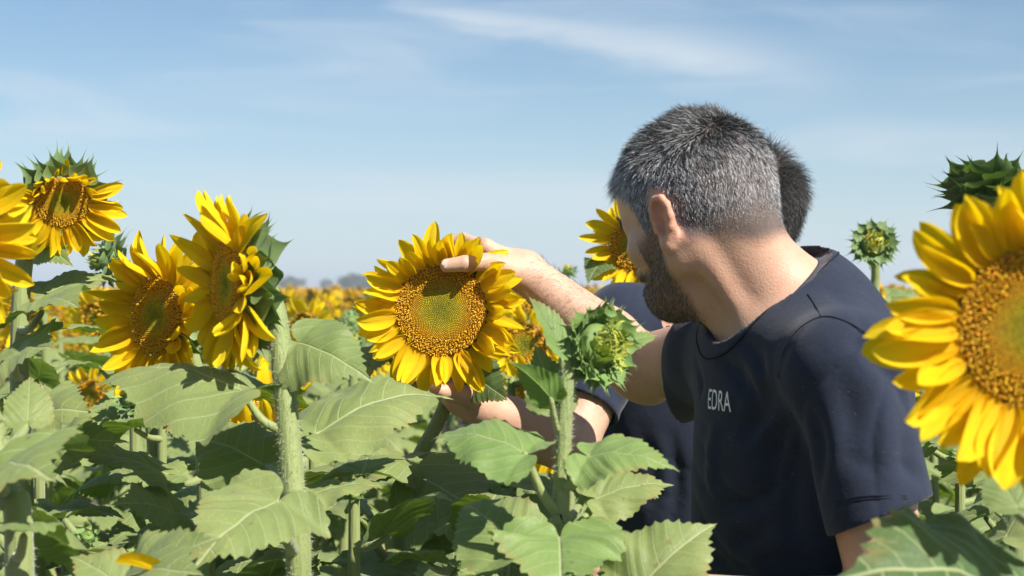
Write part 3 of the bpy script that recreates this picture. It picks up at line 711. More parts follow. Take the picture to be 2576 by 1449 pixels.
# ------------------------------------------------------------------ field plants: a few prototypes with all their parts, then copies
LEAFV = [leaf_mesh(500 + k, 1.0, M_LEAF, n=44, rings=6, teeth=15, arch=rng.uniform(0.02, 0.16), fold=rng.uniform(-0.25, 0.25), droop=rng.uniform(0.1, 0.5), wave=rng.uniform(0.02, 0.06), curl=rng.uniform(0, 0.5), twist=rng.uniform(-0.3, 0.3)) for k in range(10)]
def proto(kind, h, seed, detail):
    r = np.random.default_rng(seed)
    root = empty('sunflower_plant', (0, 0, 0)); o0 = np.zeros(3)
    lean = np.array([r.normal(0, 0.03), r.normal(0, 0.03)])
    fac = nrm([-0.45 + r.normal(0, 0.3), -1, r.normal(-0.12, 0.15)]) if kind == 'flower' else nrm([r.normal(-0.3, 0.4), -0.7, r.uniform(-0.1, 0.9)])
    hp = np.array([lean[0] * 1.5, lean[1] * 1.5, h]) + fac * 0.08
    if kind == 'flower':
        if detail: hd, back = flower_head(root, hp, fac, r.uniform(0.045, 0.058), r.uniform(0.05, 0.06), 28, 260, seed, r.uniform(-0.1, 0.2), 20)
        else:
            Rd = r.uniform(0.045, 0.058); Hf = head_frame(fac); V, F, c = receptacle(Rd, 0.03, 14)
            hd = link('flower_head', new_mesh('flower_head', V, F, M_HEAD, vc=c), root, to_m(Hf, hp))
            V, F, c = floret_geo(Rd, 90, seed); fl = link('disc_florets', new_mesh('disc_florets', V, F, M_FLORET, vc=c, smooth=False), hd); fl['kind'] = 'stuff'
            Vs = []; Fs = []; us = []; b = 0
            for i in range(26):
                V, F, uv = blade_geo(i, 6, 4, petal_prof, 0.1, r.uniform(-0.3, 0.3), 0.4, r.uniform(-0.6, 0.6), r.uniform(-0.5, 0.5))
                ph = (i + r.uniform(-0.3, 0.3)) * 2 * math.pi / 26; L = 0.06 * r.uniform(0.85, 1.1)
                Rm = rot_of('Z', ph) @ rot_of('Y', -(0.15 + r.normal(0, 0.2)))
                Vs.append(V * L @ Rm.T + np.array([math.cos(ph), math.sin(ph), -0.05]) * Rd); Fs.append(F + b); us.append(uv); b += len(V)
            pe = link('petals', new_mesh('petals', np.concatenate(Vs), np.concatenate(Fs), M_PETAL, np.concatenate(us)), hd); pe['kind'] = 'stuff'
            back = hp - Hf[:, 2] * (0.25 * Rd + 0.03)
    else:
        hd, back = bud_head(root, hp, fac, r.uniform(0.03, 0.04), seed, 'mid', 'inner', 14 if detail else 6, 26 if detail else 14)
    pts = [(0, 0, -0.05), (lean[0] * 0.6, lean[1] * 0.6, h * 0.5), (lean[0] * 1.3, lean[1] * 1.3, h * 0.9), np.array([back[0] - fac[0] * 0.02, back[1] - fac[1] * 0.02, h + 0.005]) if fac[2] < 0.5 else back - fac * 0.04, back]
    st, C = stem_part(root, pts, 0.016, 0.009, o0)
    nl = 13
    for i in range(nl):
        k = i / (nl - 1); z = h * (0.38 + 0.56 * k); a = i * 2.4 + r.normal(0, 0.3)
        idx = np.argmin(np.abs(C[:30, 2] - z)); A = C[idx]
        pl = 0.13 * (1 - 0.55 * k) * r.uniform(0.8, 1.2); L = (0.27 - 0.12 * k) * r.uniform(0.85, 1.15)
        d = np.array([math.cos(a), math.sin(a), 0]); B = A + d * pl + np.array([0, 0, pl * r.uniform(0.25, 0.7)])
        td = d + np.array([0, 0, r.uniform(-0.75, 0.05)]); up = np.array([-d[0] * 0.0, 0, 1.0]) + d * 0.3 + r.normal(0, 0.18, 3)
        Fm = frame(td, up)
        lf = link('leaf', LEAFV[r.integers(10)], root, to_m(Fm, B, (L, L * r.uniform(0.9, 1.15), L)))
        Cp = catmull([A, (A + B) / 2 - np.array([0, 0, 0.008]), B + nrm(td) * 0.003], 7)
        inv = np.linalg.inv(np.array(lf.matrix_basis.to_3x3()))
        V, F = tube(Cp, np.linspace(0.006, 0.0035, 7), 6)
        link('petiole', new_mesh('petiole', (V - B) @ inv.T, F, M_STEM), lf)
    return root
def copy_tree(o, parent=None):
    c = o.copy(); col.objects.link(c); c.parent = parent
    for ch in KIDS[o.name]: copy_tree(ch, c)
    return c
PROTO = {'near': [proto('flower', 1.47, 41, True), proto('flower', 1.50, 42, True), proto('flower', 1.44, 43, True), proto('bud', 1.42, 44, True), proto('bud', 1.46, 45, True)],
         'far': [proto('flower', 1.47, 51, False), proto('flower', 1.50, 52, False), proto('flower', 1.45, 53, False), proto('bud', 1.44, 54, False)]}
KIDS = {o.name: list(o.children) for o in bpy.data.objects}
used = set()
def place(kind, i, loc, rz, s, label, group):
    p = PROTO[kind][i]
    if p.name not in used: used.add(p.name); o = p
    else: o = copy_tree(p)
    o.location = loc; o.rotation_euler = (0, 0, rz); o.scale = (s, s, s)
    tag(o, label, 'sunflower', group); return o
def clear_of_people(x, y):
    return not (0.02 < x < 0.80 and 1.2 < y < 2.85) and not (-0.28 < x < 0.2 and y < 2.3)
fr = np.random.default_rng(77)
FIELD = []
for row in range(-9, 10):
    for k in range(60):
        x = row * 0.68 + 0.12 + fr.normal(0, 0.06); y = 2.35 + k * 0.31 + fr.normal(0, 0.06)
        if y > 9.6 or abs(x) > y * 0.42 + 0.15 or not clear_of_people(x, y): continue
        if fr.random() < 0.12: continue
        FIELD.append((x, y))
FIELD.sort(key=lambda p: p[1])
for x, y in FIELD[:190]:
    near = y < 4.4
    bud = fr.random() < (0.8 if (y < 3.3 and x < 0) else 0.25)
    if near: i = int(fr.integers(3, 5) if bud else fr.integers(0, 3))
    else: i = 3 if bud else int(fr.integers(0, 3))
    s = fr.uniform(0.90, 1.03) * (0.955 if y < 3.2 else 1)
    where = 'nearest field rows' if near else 'farther field rows'
    lab = ('green budded sunflower plant standing in the %s behind the two people' % where if bud else 'yellow flowering sunflower plant standing in the %s behind the two people' % where)
    place('near' if near else 'far', i, (x, y, 0), fr.normal(0, 0.45), s, lab, ('budded plants in the ' if bud else 'flowering plants in the ') + where)

# ------------------------------------------------------------------ the plants in front, each built as it stands
def stalk(name_label, group, head, stem_px, leaves, r0=0.014, r1=0.010, fuzz=0):
    """stem_px: (u, v, d) from low to high; head(root, origin) -> (object, back point, facing); leaves: attach, base, tip, up, seed, kwargs"""
    first = px(*stem_px[0]); base = np.array([first[0], first[1], 0.0]) if first[2] < 1.0 else np.array([first[0] * 1.0, first[1], 0.0])
    root = empty('sunflower_plant', base); tag(root, name_label, 'sunflower', group)
    hd, back, fac = head(root, base)
    pts = [base - np.array([0, 0, 0.05]), base * 0.5 + first * 0.5] + [px(*p) for p in stem_px] + [back]
    stem_part(root, pts, r0, r1, base, fuzz * 3)
    for A, B, T, up, seed, kw in leaves:
        hero_leaf(root, base, px(*A), px(*B), px(*T), up, seed, **kw)
    return root
G = 'sunflowers in front of the field rows'
def flower(u, v, d, fac, Rd, plen, **kw):
    f = nrm(fac)
    def fn(root, base):
        hd, back = flower_head(root, px(u, v, d), f, Rd, plen, origin=base, **kw); return hd, back, f
    return fn
def bud(u, v, d, fac, Rd, **kw):
    f = nrm(fac)
    def fn(root, base):
        hd, back = bud_head(root, px(u, v, d), f, Rd, origin=base, **kw); return hd, back, f
    return fn
UPC = (0, -0.55, 0.83); UPF = (0, -0.15, 1); UPB = (0, -0.8, 0.6)

# the sunflower being held
stalk('wide open sunflower with a broad disc, held by two hands', G,
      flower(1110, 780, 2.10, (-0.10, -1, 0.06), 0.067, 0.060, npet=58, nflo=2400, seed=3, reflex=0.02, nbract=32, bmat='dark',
             petal_fn=lambda ph: (0.30 * max(0, math.sin(ph)) - 0.10 * max(0, -math.sin(ph)), 1.0 + 0.12 * abs(math.cos(ph)))),
      [(1005, 1449, 2.16), (1012, 1300, 2.16), (1045, 1170, 2.19), (1120, 1020, 2.215), (1128, 900, 2.20), (1114, 830, 2.175)],
      [((1012, 1290, 2.16), (1060, 1205, 2.10), (915, 1150, 2.05), (0.1, -0.5, 0.85), 11, dict(width=1.3, arch=0.06, fold=0.2)),
       ((1015, 1330, 2.16), (1075, 1210, 2.05), (1330, 1400, 1.90), (-0.1, -0.75, 0.6), 12, dict(width=0.85, arch=0.10, fold=-0.2, wave=0.05)),
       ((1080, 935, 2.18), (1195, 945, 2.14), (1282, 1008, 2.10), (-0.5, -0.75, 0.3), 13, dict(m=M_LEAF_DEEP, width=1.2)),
       ((1060, 980, 2.18), (960, 870, 2.22), (925, 960, 2.16), (-0.3, -0.8, 0.5), 14, dict(width=1.2)),
       ((1005, 1400, 2.16), (1130, 1290, 2.0), (1330, 1380, 1.85), (0, -0.6, 0.8), 15, dict(width=1.0)),
       ((1005, 1440, 2.16), (900, 1300, 2.1), (790, 1290, 2.0), UPC, 16, dict(width=1.1))], 0.013, 0.009, 900)

# side-on flower on the thick pale stem
stalk('sunflower seen side on, showing layered green bracts, on a thick hairy stem', G,
      flower(572, 715, 1.62, (-0.86, -0.51, 0.02), 0.049, 0.062, npet=50, nflo=1300, seed=8, reflex=0.12, nbract=54, bmat='broad', bflare=0.25, deep=0.03, bscale=1.0,
             petal_fn=lambda ph: (0.12 * math.sin(ph), 1.0)),
      [(752, 1449, 1.56), (738, 1250, 1.57), (718, 1000, 1.59), (700, 830, 1.605), (688, 765, 1.615), (672, 728, 1.62)],
      [((742, 1390, 1.56), (700, 1262, 1.46), (482, 1432, 1.36), (0.0, -0.62, 0.78), 21, dict(width=1.22, arch=0.10, fold=0.05, droop=0.15, wave=0.03, curl=0.1, pr=0.006)),
       ((706, 1082, 1.58), (612, 985, 1.58), (228, 978, 1.70), (-0.05, -0.25, 1), 22, dict(width=0.85, arch=0.12, fold=-0.1, droop=0.5)),
       ((716, 930, 1.595), (752, 862, 1.60), (938, 962, 1.56), (-0.2, -0.75, 0.65), 23, dict(width=1.15, arch=0.12, droop=0.4)),
       ((735, 1200, 1.57), (660, 1170, 1.66), (492, 1110, 1.74), (0, -0.7, 0.7), 24, dict(width=1.2, arch=0.1)),
       ((735, 1180, 1.57), (800, 1092, 1.66), (1138, 1006, 1.76), (0.0, -0.42, 0.9), 26, dict(width=0.95, arch=0.13, droop=0.35, wave=0.06)),
       ((742, 1330, 1.57), (800, 1240, 1.62), (985, 1235, 1.66), UPF, 25, dict(width=1.0))], 0.0145, 0.0105, 1500)

# front-left flower
stalk('sunflower with a dark ringed green disc, beside the side-on flower', G,
      flower(393, 795, 1.82, (-0.62, -0.80, 0.02), 0.050, 0.062, npet=52, nflo=1300, seed=15, reflex=0.05, nbract=28, petal_fn=lambda ph: (0.22 * max(0, math.sin(ph)), 1.0)),
      [(520, 1449, 1.88), (515, 1200, 1.88), (508, 1000, 1.88), (470, 850, 1.87)],
      [((512, 1100, 1.88), (470, 1030, 1.86), (440, 1120, 1.78), UPC, 31, dict(width=1.0)),
       ((514, 1150, 1.88), (560, 1090, 1.92), (700, 1090, 2.0), UPF, 32, dict(width=1.1)),
       ((515, 1200, 1.88), (420, 1195, 1.80), (150, 1150, 1.76), (0, -0.3, 1), 33, dict(width=0.85, wave=0.05)),
       ((512, 1060, 1.88), (450, 960, 1.94), (250, 965, 2.0), (0, -0.4, 0.9), 34, dict(width=1.0)),
       ((516, 1300, 1.88), (440, 1290, 1.76), (285, 1270, 1.70), (0, -0.7, 0.7), 35, dict(width=1.3))], 0.013, 0.009)

# upper-left nodding flower
stalk('tall sunflower nodding with ragged petals and curling green bracts on top', G,
      flower(158, 508, 1.75, (0.42, -0.78, -0.42), 0.032, 0.043, npet=46, nflo=1100, seed=23, reflex=0.05, nbract=48, bmat='mid', bflare=-0.45, deep=0.03, bscale=1.35,
             petal_fn=lambda ph: (0.75, 0.55) if math.sin(ph) > 0.35 else (-0.15, 1.1)),
      [(60, 1449, 1.78), (58, 1200, 1.78), (50, 950, 1.79), (55, 720, 1.80), (80, 560, 1.82), (112, 470, 1.82)],
      [((52, 1050, 1.79), (72, 1070, 1.72), (240, 1040, 1.66), (0.0, -0.75, 0.65), 41, dict(width=1.4, arch=0.15, droop=0.4)),
       ((58, 1180, 1.78), (120, 1130, 1.75), (325, 1115, 1.72), (0, -0.7, 0.7), 42, dict(width=0.95)),
       ((52, 830, 1.79), (100, 780, 1.72), (202, 778, 1.60), (0, -0.55, 0.8), 43, dict(width=0.9)),
       ((53, 780, 1.79), (112, 740, 1.80), (315, 712, 1.86), (0.05, -0.45, 0.9), 44, dict(width=0.75, fold=0.2)),
       ((60, 640, 1.80), (105, 605, 1.80), (186, 672, 1.76), (-0.4, -0.6, 0.5), 45, dict(m=M_LEAF_FRESH, width=0.9)),
       ((52, 950, 1.79), (30, 905, 1.70), (140, 880, 1.62), (0, -0.75, 0.65), 46, dict(width=1.3)),
       ((60, 1330, 1.78), (130, 1290, 1.80), (320, 1310, 1.80), UPF, 47, dict(width=1.0))], 0.014, 0.009)

# flower cut by the left edge
stalk('large sunflower with long drooping petals, close beside the nodding one', G,
      flower(-178, 600, 1.42, (0.25, -0.95, -0.05), 0.045, 0.066, npet=50, nflo=600, seed=31, reflex=0.15),
      [(50, 1449, 1.36), (20, 1250, 1.37), (-40, 1050, 1.39), (-130, 800, 1.44)],
      [((18, 1230, 1.37), (-5, 1190, 1.32), (140, 1215, 1.22), (0.1, -0.7, 0.7), 51, dict(width=1.5, arch=0.12, fold=0.1)),
       ((40, 1400, 1.36), (60, 1340, 1.30), (-60, 1360, 1.2), UPC, 52, dict(width=1.2)),
       ((0, 1120, 1.38), (70, 1060, 1.45), (75, 950, 1.5), (0.3, -0.8, 0.3), 53, dict(width=0.9)),
       ((-5, 1060, 1.39), (-30, 930, 1.38), (60, 890, 1.36), UPC, 54, dict(width=1.1))], 0.0145, 0.010, 700)

# green bud standing in front of the reaching arm
stalk('fresh green unopened bud with curling bracts, in front of the reaching arm', G,
      bud(1512, 868, 1.50, (0.62, -0.72, 0.10), 0.034, seed=5, bmat='fresh', inner='inner', ninner=60, nbract=74, closed=0.48, blen=1.08),
      [(1412, 1449, 1.46), (1410, 1330, 1.46), (1416, 1150, 1.47), (1424, 980, 1.48), (1430, 900, 1.49), (1452, 872, 1.50)],
      [((1404, 1290, 1.46), (1322, 1140, 1.44), (1090, 1105, 1.50), (0.0, -0.5, 0.86), 61, dict(m=M_LEAF_FRESH, width=0.98, arch=0.12, fold=-0.05)),
       ((1422, 1225, 1.46), (1480, 1148, 1.44), (1708, 1188, 1.40), (0.0, -0.55, 0.83), 62, dict(m=M_LEAF_FRESH, width=0.98, arch=0.13, fold=0.0)),
       ((1410, 1380, 1.46), (1407, 1352, 1.42), (1412, 1530, 1.33), (0.0, -0.80, 0.60), 63, dict(m=M_LEAF_FRESH, width=1.55, arch=0.12, fold=0.25, droop=0.1)),
       ((1420, 905, 1.485), (1412, 885, 1.48), (1325, 740, 1.50), (0.6, -0.72, 0.35), 64, dict(m=M_LEAF_FRESH, width=0.65, arch=0.04, fold=0.5, pr=0.003)),
       ((1414, 1070, 1.475), (1395, 1015, 1.49), (1343, 862, 1.52), (0.25, -0.93, 0.2), 65, dict(width=0.95, arch=0.03, pr=0.003)),
       ((1412, 1090, 1.475), (1388, 1005, 1.46), (1284, 912, 1.45), (-0.5, 0.35, 0.75), 66, dict(m=M_LEAF_FRESH, width=0.85, arch=0.10, fold=0.35, pr=0.003)),
       ((1432, 950, 1.49), (1545, 885, 1.52), (1664, 846, 1.56), (0.0, -0.6, 0.8), 67, dict(m=M_LEAF_FRESH, width=0.55, pr=0.003)),
       ((1420, 1330, 1.46), (1500, 1255, 1.52), (1695, 1222, 1.56), (0.0, -0.6, 0.8), 68, dict(width=0.9, wave=0.06)),
       ((1418, 1300, 1.46), (1470, 1240, 1.55), (1500, 1165, 1.60), (0.0, -0.9, 0.3), 69, dict(width=1.0)),
       ((1408, 1420, 1.46), (1300, 1380, 1.50), (1160, 1270, 1.6), (0.1, -0.8, 0.6), 70, dict(width=1.1))], 0.0105, 0.0065, 1200)

# right foreground flower
stalk('biggest yellow sunflower, standing in front of the grey haired person\'s sleeve', G,
      flower(2626, 828, 1.06, (-0.22, -0.97, 0.02), 0.061, 0.066, npet=62, nflo=2000, seed=47, reflex=0.02, nbract=30, petal_fn=lambda ph: (0.0, 1.10 - 0.28 * max(0, math.sin(ph)))),
      [(2660, 1449, 1.14), (2650, 1250, 1.14), (2640, 1000, 1.14)],
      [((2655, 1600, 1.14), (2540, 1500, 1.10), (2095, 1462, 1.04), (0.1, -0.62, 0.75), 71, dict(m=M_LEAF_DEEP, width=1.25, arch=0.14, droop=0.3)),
       ((2650, 1300, 1.14), (2560, 1280, 1.2), (2480, 1180, 1.25), UPC, 72, dict(width=1.0))], 0.014, 0.010)
# buds to the right
stalk('dark spiky green bud turned away, above the biggest sunflower', G,
      bud(2497, 480, 1.70, (0.15, 0.25, 0.75), 0.040, seed=9, bmat='dark', ninner=16, nbract=56, closed=0.36, blen=1.5),
      [(2560, 1449, 1.74), (2555, 1100, 1.74), (2530, 800, 1.73), (2505, 600, 1.71)],
      [((2557, 1350, 1.74), (2480, 1300, 1.8), (2340, 1340, 1.9), UPC, 81, {}), ((2556, 1250, 1.74), (2500, 1200, 1.84), (2345, 1180, 1.95), UPC, 82, {}),
       ((2556, 1150, 1.74), (2470, 1120, 1.85), (2330, 1125, 2.0), UPF, 83, {})], 0.012, 0.007)
stalk('small bud showing a yellow centre, behind the shoulder of the man', G,
      bud(2198, 612, 2.95, (-0.10, -0.90, 0.30), 0.035, seed=12, bmat='mid', inner='yellow', ninner=40, nbract=44, closed=0.30, blen=1.2),
      [(2200, 1000, 3.0), (2200, 760, 3.0), (2202, 680, 2.99)],
      [((2200, 800, 3.0), (2170, 745, 2.95), (2090, 700, 2.9), UPC, 91, dict(width=1.0)), ((2200, 780, 3.0), (2240, 745, 3.0), (2330, 760, 3.0), UPC, 92, {})], 0.012, 0.008)
stalk('narrow green bud bent sideways, below the nodding flower', G,
      bud(268, 652, 2.45, (-0.85, -0.35, 0.25), 0.037, seed=14, bmat='mid', ninner=26, nbract=44, closed=0.40, blen=1.3),
      [(345, 1449, 2.52), (340, 1000, 2.52), (335, 760, 2.52), (318, 690, 2.50)],
      [((340, 900, 2.52), (300, 850, 2.45), (160, 830, 2.35), UPF, 101, {}), ((340, 850, 2.52), (390, 830, 2.5), (500, 880, 2.4), UPC, 102, {}),
       ((342, 1000, 2.52), (260, 930, 2.4), (120, 930, 2.3), UPF, 103, {}), ((342, 1050, 2.52), (300, 1020, 2.4), (240, 1090, 2.3), UPC, 104, {})], 0.012, 0.008)
# behind the man's face
stalk('sunflower half hidden behind the bearded face of the man', G,
      flower(1592, 618, 2.72, (-0.50, -0.86, 0.0), 0.048, 0.058, npet=40, nflo=600, seed=52, reflex=0.0),
      [(1552, 1100, 2.78), (1550, 900, 2.78), (1552, 760, 2.78), (1575, 650, 2.78)],
      [((1552, 700, 2.78), (1522, 655, 2.76), (1478, 715, 2.70), (-0.3, -0.8, 0.4), 111, dict(m=M_LEAF_DEEP, width=1.0)), ((1552, 850, 2.78), (1480, 800, 2.8), (1400, 820, 2.85), UPC, 112, {})], 0.012, 0.009)
stalk('slim yellow-tipped bud rising behind the forearm', G,
      bud(1428, 682, 4.3, (0.0, -0.1, 1.0), 0.026, seed=17, bmat='mid', inner='yellow', ninner=30, nbract=16, closed=0.6), [(1430, 1000, 4.3), (1429, 760, 4.3)], [], 0.01, 0.007)
stalk('low sunflower with upright petals, seen past the thick hairy stem', G,
      flower(655, 1045, 2.05, (-0.15, -0.45, 0.80), 0.042, 0.058, npet=28, nflo=400, seed=61, reflex=-0.75),
      [(640, 1600, 2.10), (645, 1300, 2.10), (650, 1150, 2.10)],
      [((645, 1250, 2.10), (580, 1180, 2.0), (490, 1060, 1.95), UPC, 121, {}), ((645, 1300, 2.10), (700, 1240, 2.0), (850, 1190, 1.9), UPF, 122, {}), ((643, 1400, 2.1), (600, 1330, 2.0), (560, 1400, 1.9), UPB, 123, {})], 0.011, 0.008)

# leafy lower plants between the front ones
def leafy(u, d, vtop, seed, label, leafs, extra=()):
    b = px(u, 1449, d); base = np.array([b[0], b[1], 0.0]); r = np.random.default_rng(seed)
    root = empty('sunflower_plant', base); tag(root, label, 'sunflower', 'leafy plants without open flowers')
    top = px(u + r.normal(0, 15), vtop, d)
    fac = nrm([r.normal(0, 0.3), -0.4, 1])
    hd, back = bud_head(root, top, fac, 0.011, seed, 'fresh', 'inner', 4, 14, closed=0.6, origin=base)
    st, C = stem_part(root, [base - np.array([0, 0, .05]), base * 0.5 + np.array([top[0], top[1], top[2]]) * 0.5, back - np.array([0, 0, 0.06]), back], 0.011, 0.005, base)
    n = leafs
    for i in range(n):
        k = i / (n - 1); z = top[2] * (0.45 + 0.545 * k); a = i * 2.4 + r.normal(0, 0.3) + seed
        A = C[np.argmin(np.abs(C[:, 2] - z))]; pl = (0.12 - 0.07 * k) * r.uniform(0.8, 1.2); L = (0.27 - 0.12 * k) * r.uniform(0.85, 1.2)
        dd = np.array([math.cos(a), math.sin(a), 0]); B = A + dd * pl + np.array([0, 0, pl * r.uniform(0.2, 0.7)])
        T = B + nrm(dd + np.array([0, 0, r.uniform(-0.8, 0.1) + (0.5 if k > 0.8 else 0)])) * L * (0.7 if k > 0.8 else 1)
        hero_leaf(root, base, A, B, T, np.array([0, 0, 1.0]) + dd * 0.3 + r.normal(0, 0.2, 3), seed * 20 + i, sag=0.006, n=56, rings=7, width=r.uniform(0.95, 1.2), arch=r.uniform(0.04, 0.14), fold=r.uniform(-0.15, 0.2), wave=r.uniform(0.02, 0.05), curl=r.uniform(0, 0.4))
    for A, B, T, up, sd2, kw in extra: hero_leaf(root, base, px(*A), px(*B), px(*T), up, sd2, **kw)
    return root
for a in ((215, 1.62, 1345, 1, 'leafy flowerless plant between the nodding flower and the large drooping one', 12), (330, 1.50, 1400, 2, 'low leafy flowerless plant under the dark ringed flower', 12),
          (610, 1.80, 1270, 3, 'leafy flowerless plant just behind the thick hairy stem', 12), (900, 1.72, 1240, 4, 'leafy flowerless plant beside the hairy stem, under the held flower', 13),
          (1150, 1.70, 1420, 5, 'low leafy flowerless plant under the held flower', 11), (1240, 1.95, 1240, 6, 'leafy flowerless plant under the lower forearm', 12),
          (790, 2.05, 1060, 7, 'leafy flowerless plant between the side-on flower and the held flower', 13), (120, 2.15, 960, 8, 'leafy flowerless plant behind the nodding flower', 13),
          (420, 2.25, 1000, 9, 'leafy flowerless plant behind the dark ringed flower', 13), (600, 2.3, 930, 10, 'leafy flowerless plant behind the side-on flower', 13),
          (1290, 2.32, 960, 11, 'leafy flowerless plant behind the lower wrist', 12), (2420, 2.0, 1150, 12, 'leafy flowerless plant behind the sleeve of the man', 13),
          (2560, 2.3, 1000, 13, 'leafy flowerless plant behind the biggest sunflower', 13), (2450, 1.5, 1400, 14, 'low leafy flowerless plant beside the elbow of the man', 11),
          (960, 1.45, 1560, 15, 'lowest leafy flowerless plant beside the base of the hairy stem', 10), (50, 1.6, 1380, 16, 'low leafy flowerless plant beside the large drooping flower', 11),
          (1640, 1.36, 1560, 17, 'low leafy flowerless plant in front of the navy shirt hem', 8, [((1640, 1560, 1.36), (1602, 1490, 1.38), (1800, 1318, 1.42), (-0.35, -0.8, 0.5), 171, dict(width=1.25, fold=0.2))])):
    leafy(*a)

# a single petal lying on a low leaf
V, F, uv = blade_geo(5, 14, 7, petal_prof, 0.1, -0.28, 0.9, 0.5, -0.3)
Bp, Tp = px(292, 1432, 1.33), px(452, 1440, 1.31)
L = np.linalg.norm(Tp - Bp)
fp = link('fallen_petal', new_mesh('fallen_petal', V * np.array([L, L * 0.32, L * 0.9]), F, M_PETAL, uv), None, to_m(frame(Tp - Bp, (0, -0.5, 0.8)), Bp + np.array([0, 0, 0.006])))
tag(fp, 'single curled yellow petal lying on a low green leaf', 'petal')
b = px(250, 1600, 1.40); base = np.array([b[0], b[1], 0.0])
root = empty('sunflower_plant', base); tag(root, 'lowest leafy plant carrying the single fallen petal on its leaf', 'sunflower')
stem_part(root, [base - np.array([0, 0, .05]), base + np.array([0, 0, 0.6]), px(250, 1580, 1.40)], 0.013, 0.008, base)
for A, B, T, up, sd_, kw in (((250, 1590, 1.4), (300, 1520, 1.36), (560, 1350, 1.32), (0, -0.6, 0.8), 131, dict(width=1.1)), ((250, 1590, 1.4), (330, 1500, 1.35), (175, 1400, 1.38), (0, -0.55, 0.8), 132, dict(width=1.2)),
                             ((250, 1590, 1.4), (300, 1465, 1.36), (520, 1452, 1.28), (0, -0.62, 0.8), 133, dict(width=1.1))):
    hero_leaf(root, base, px(*A), px(*B), px(*T), up, sd_, **kw)

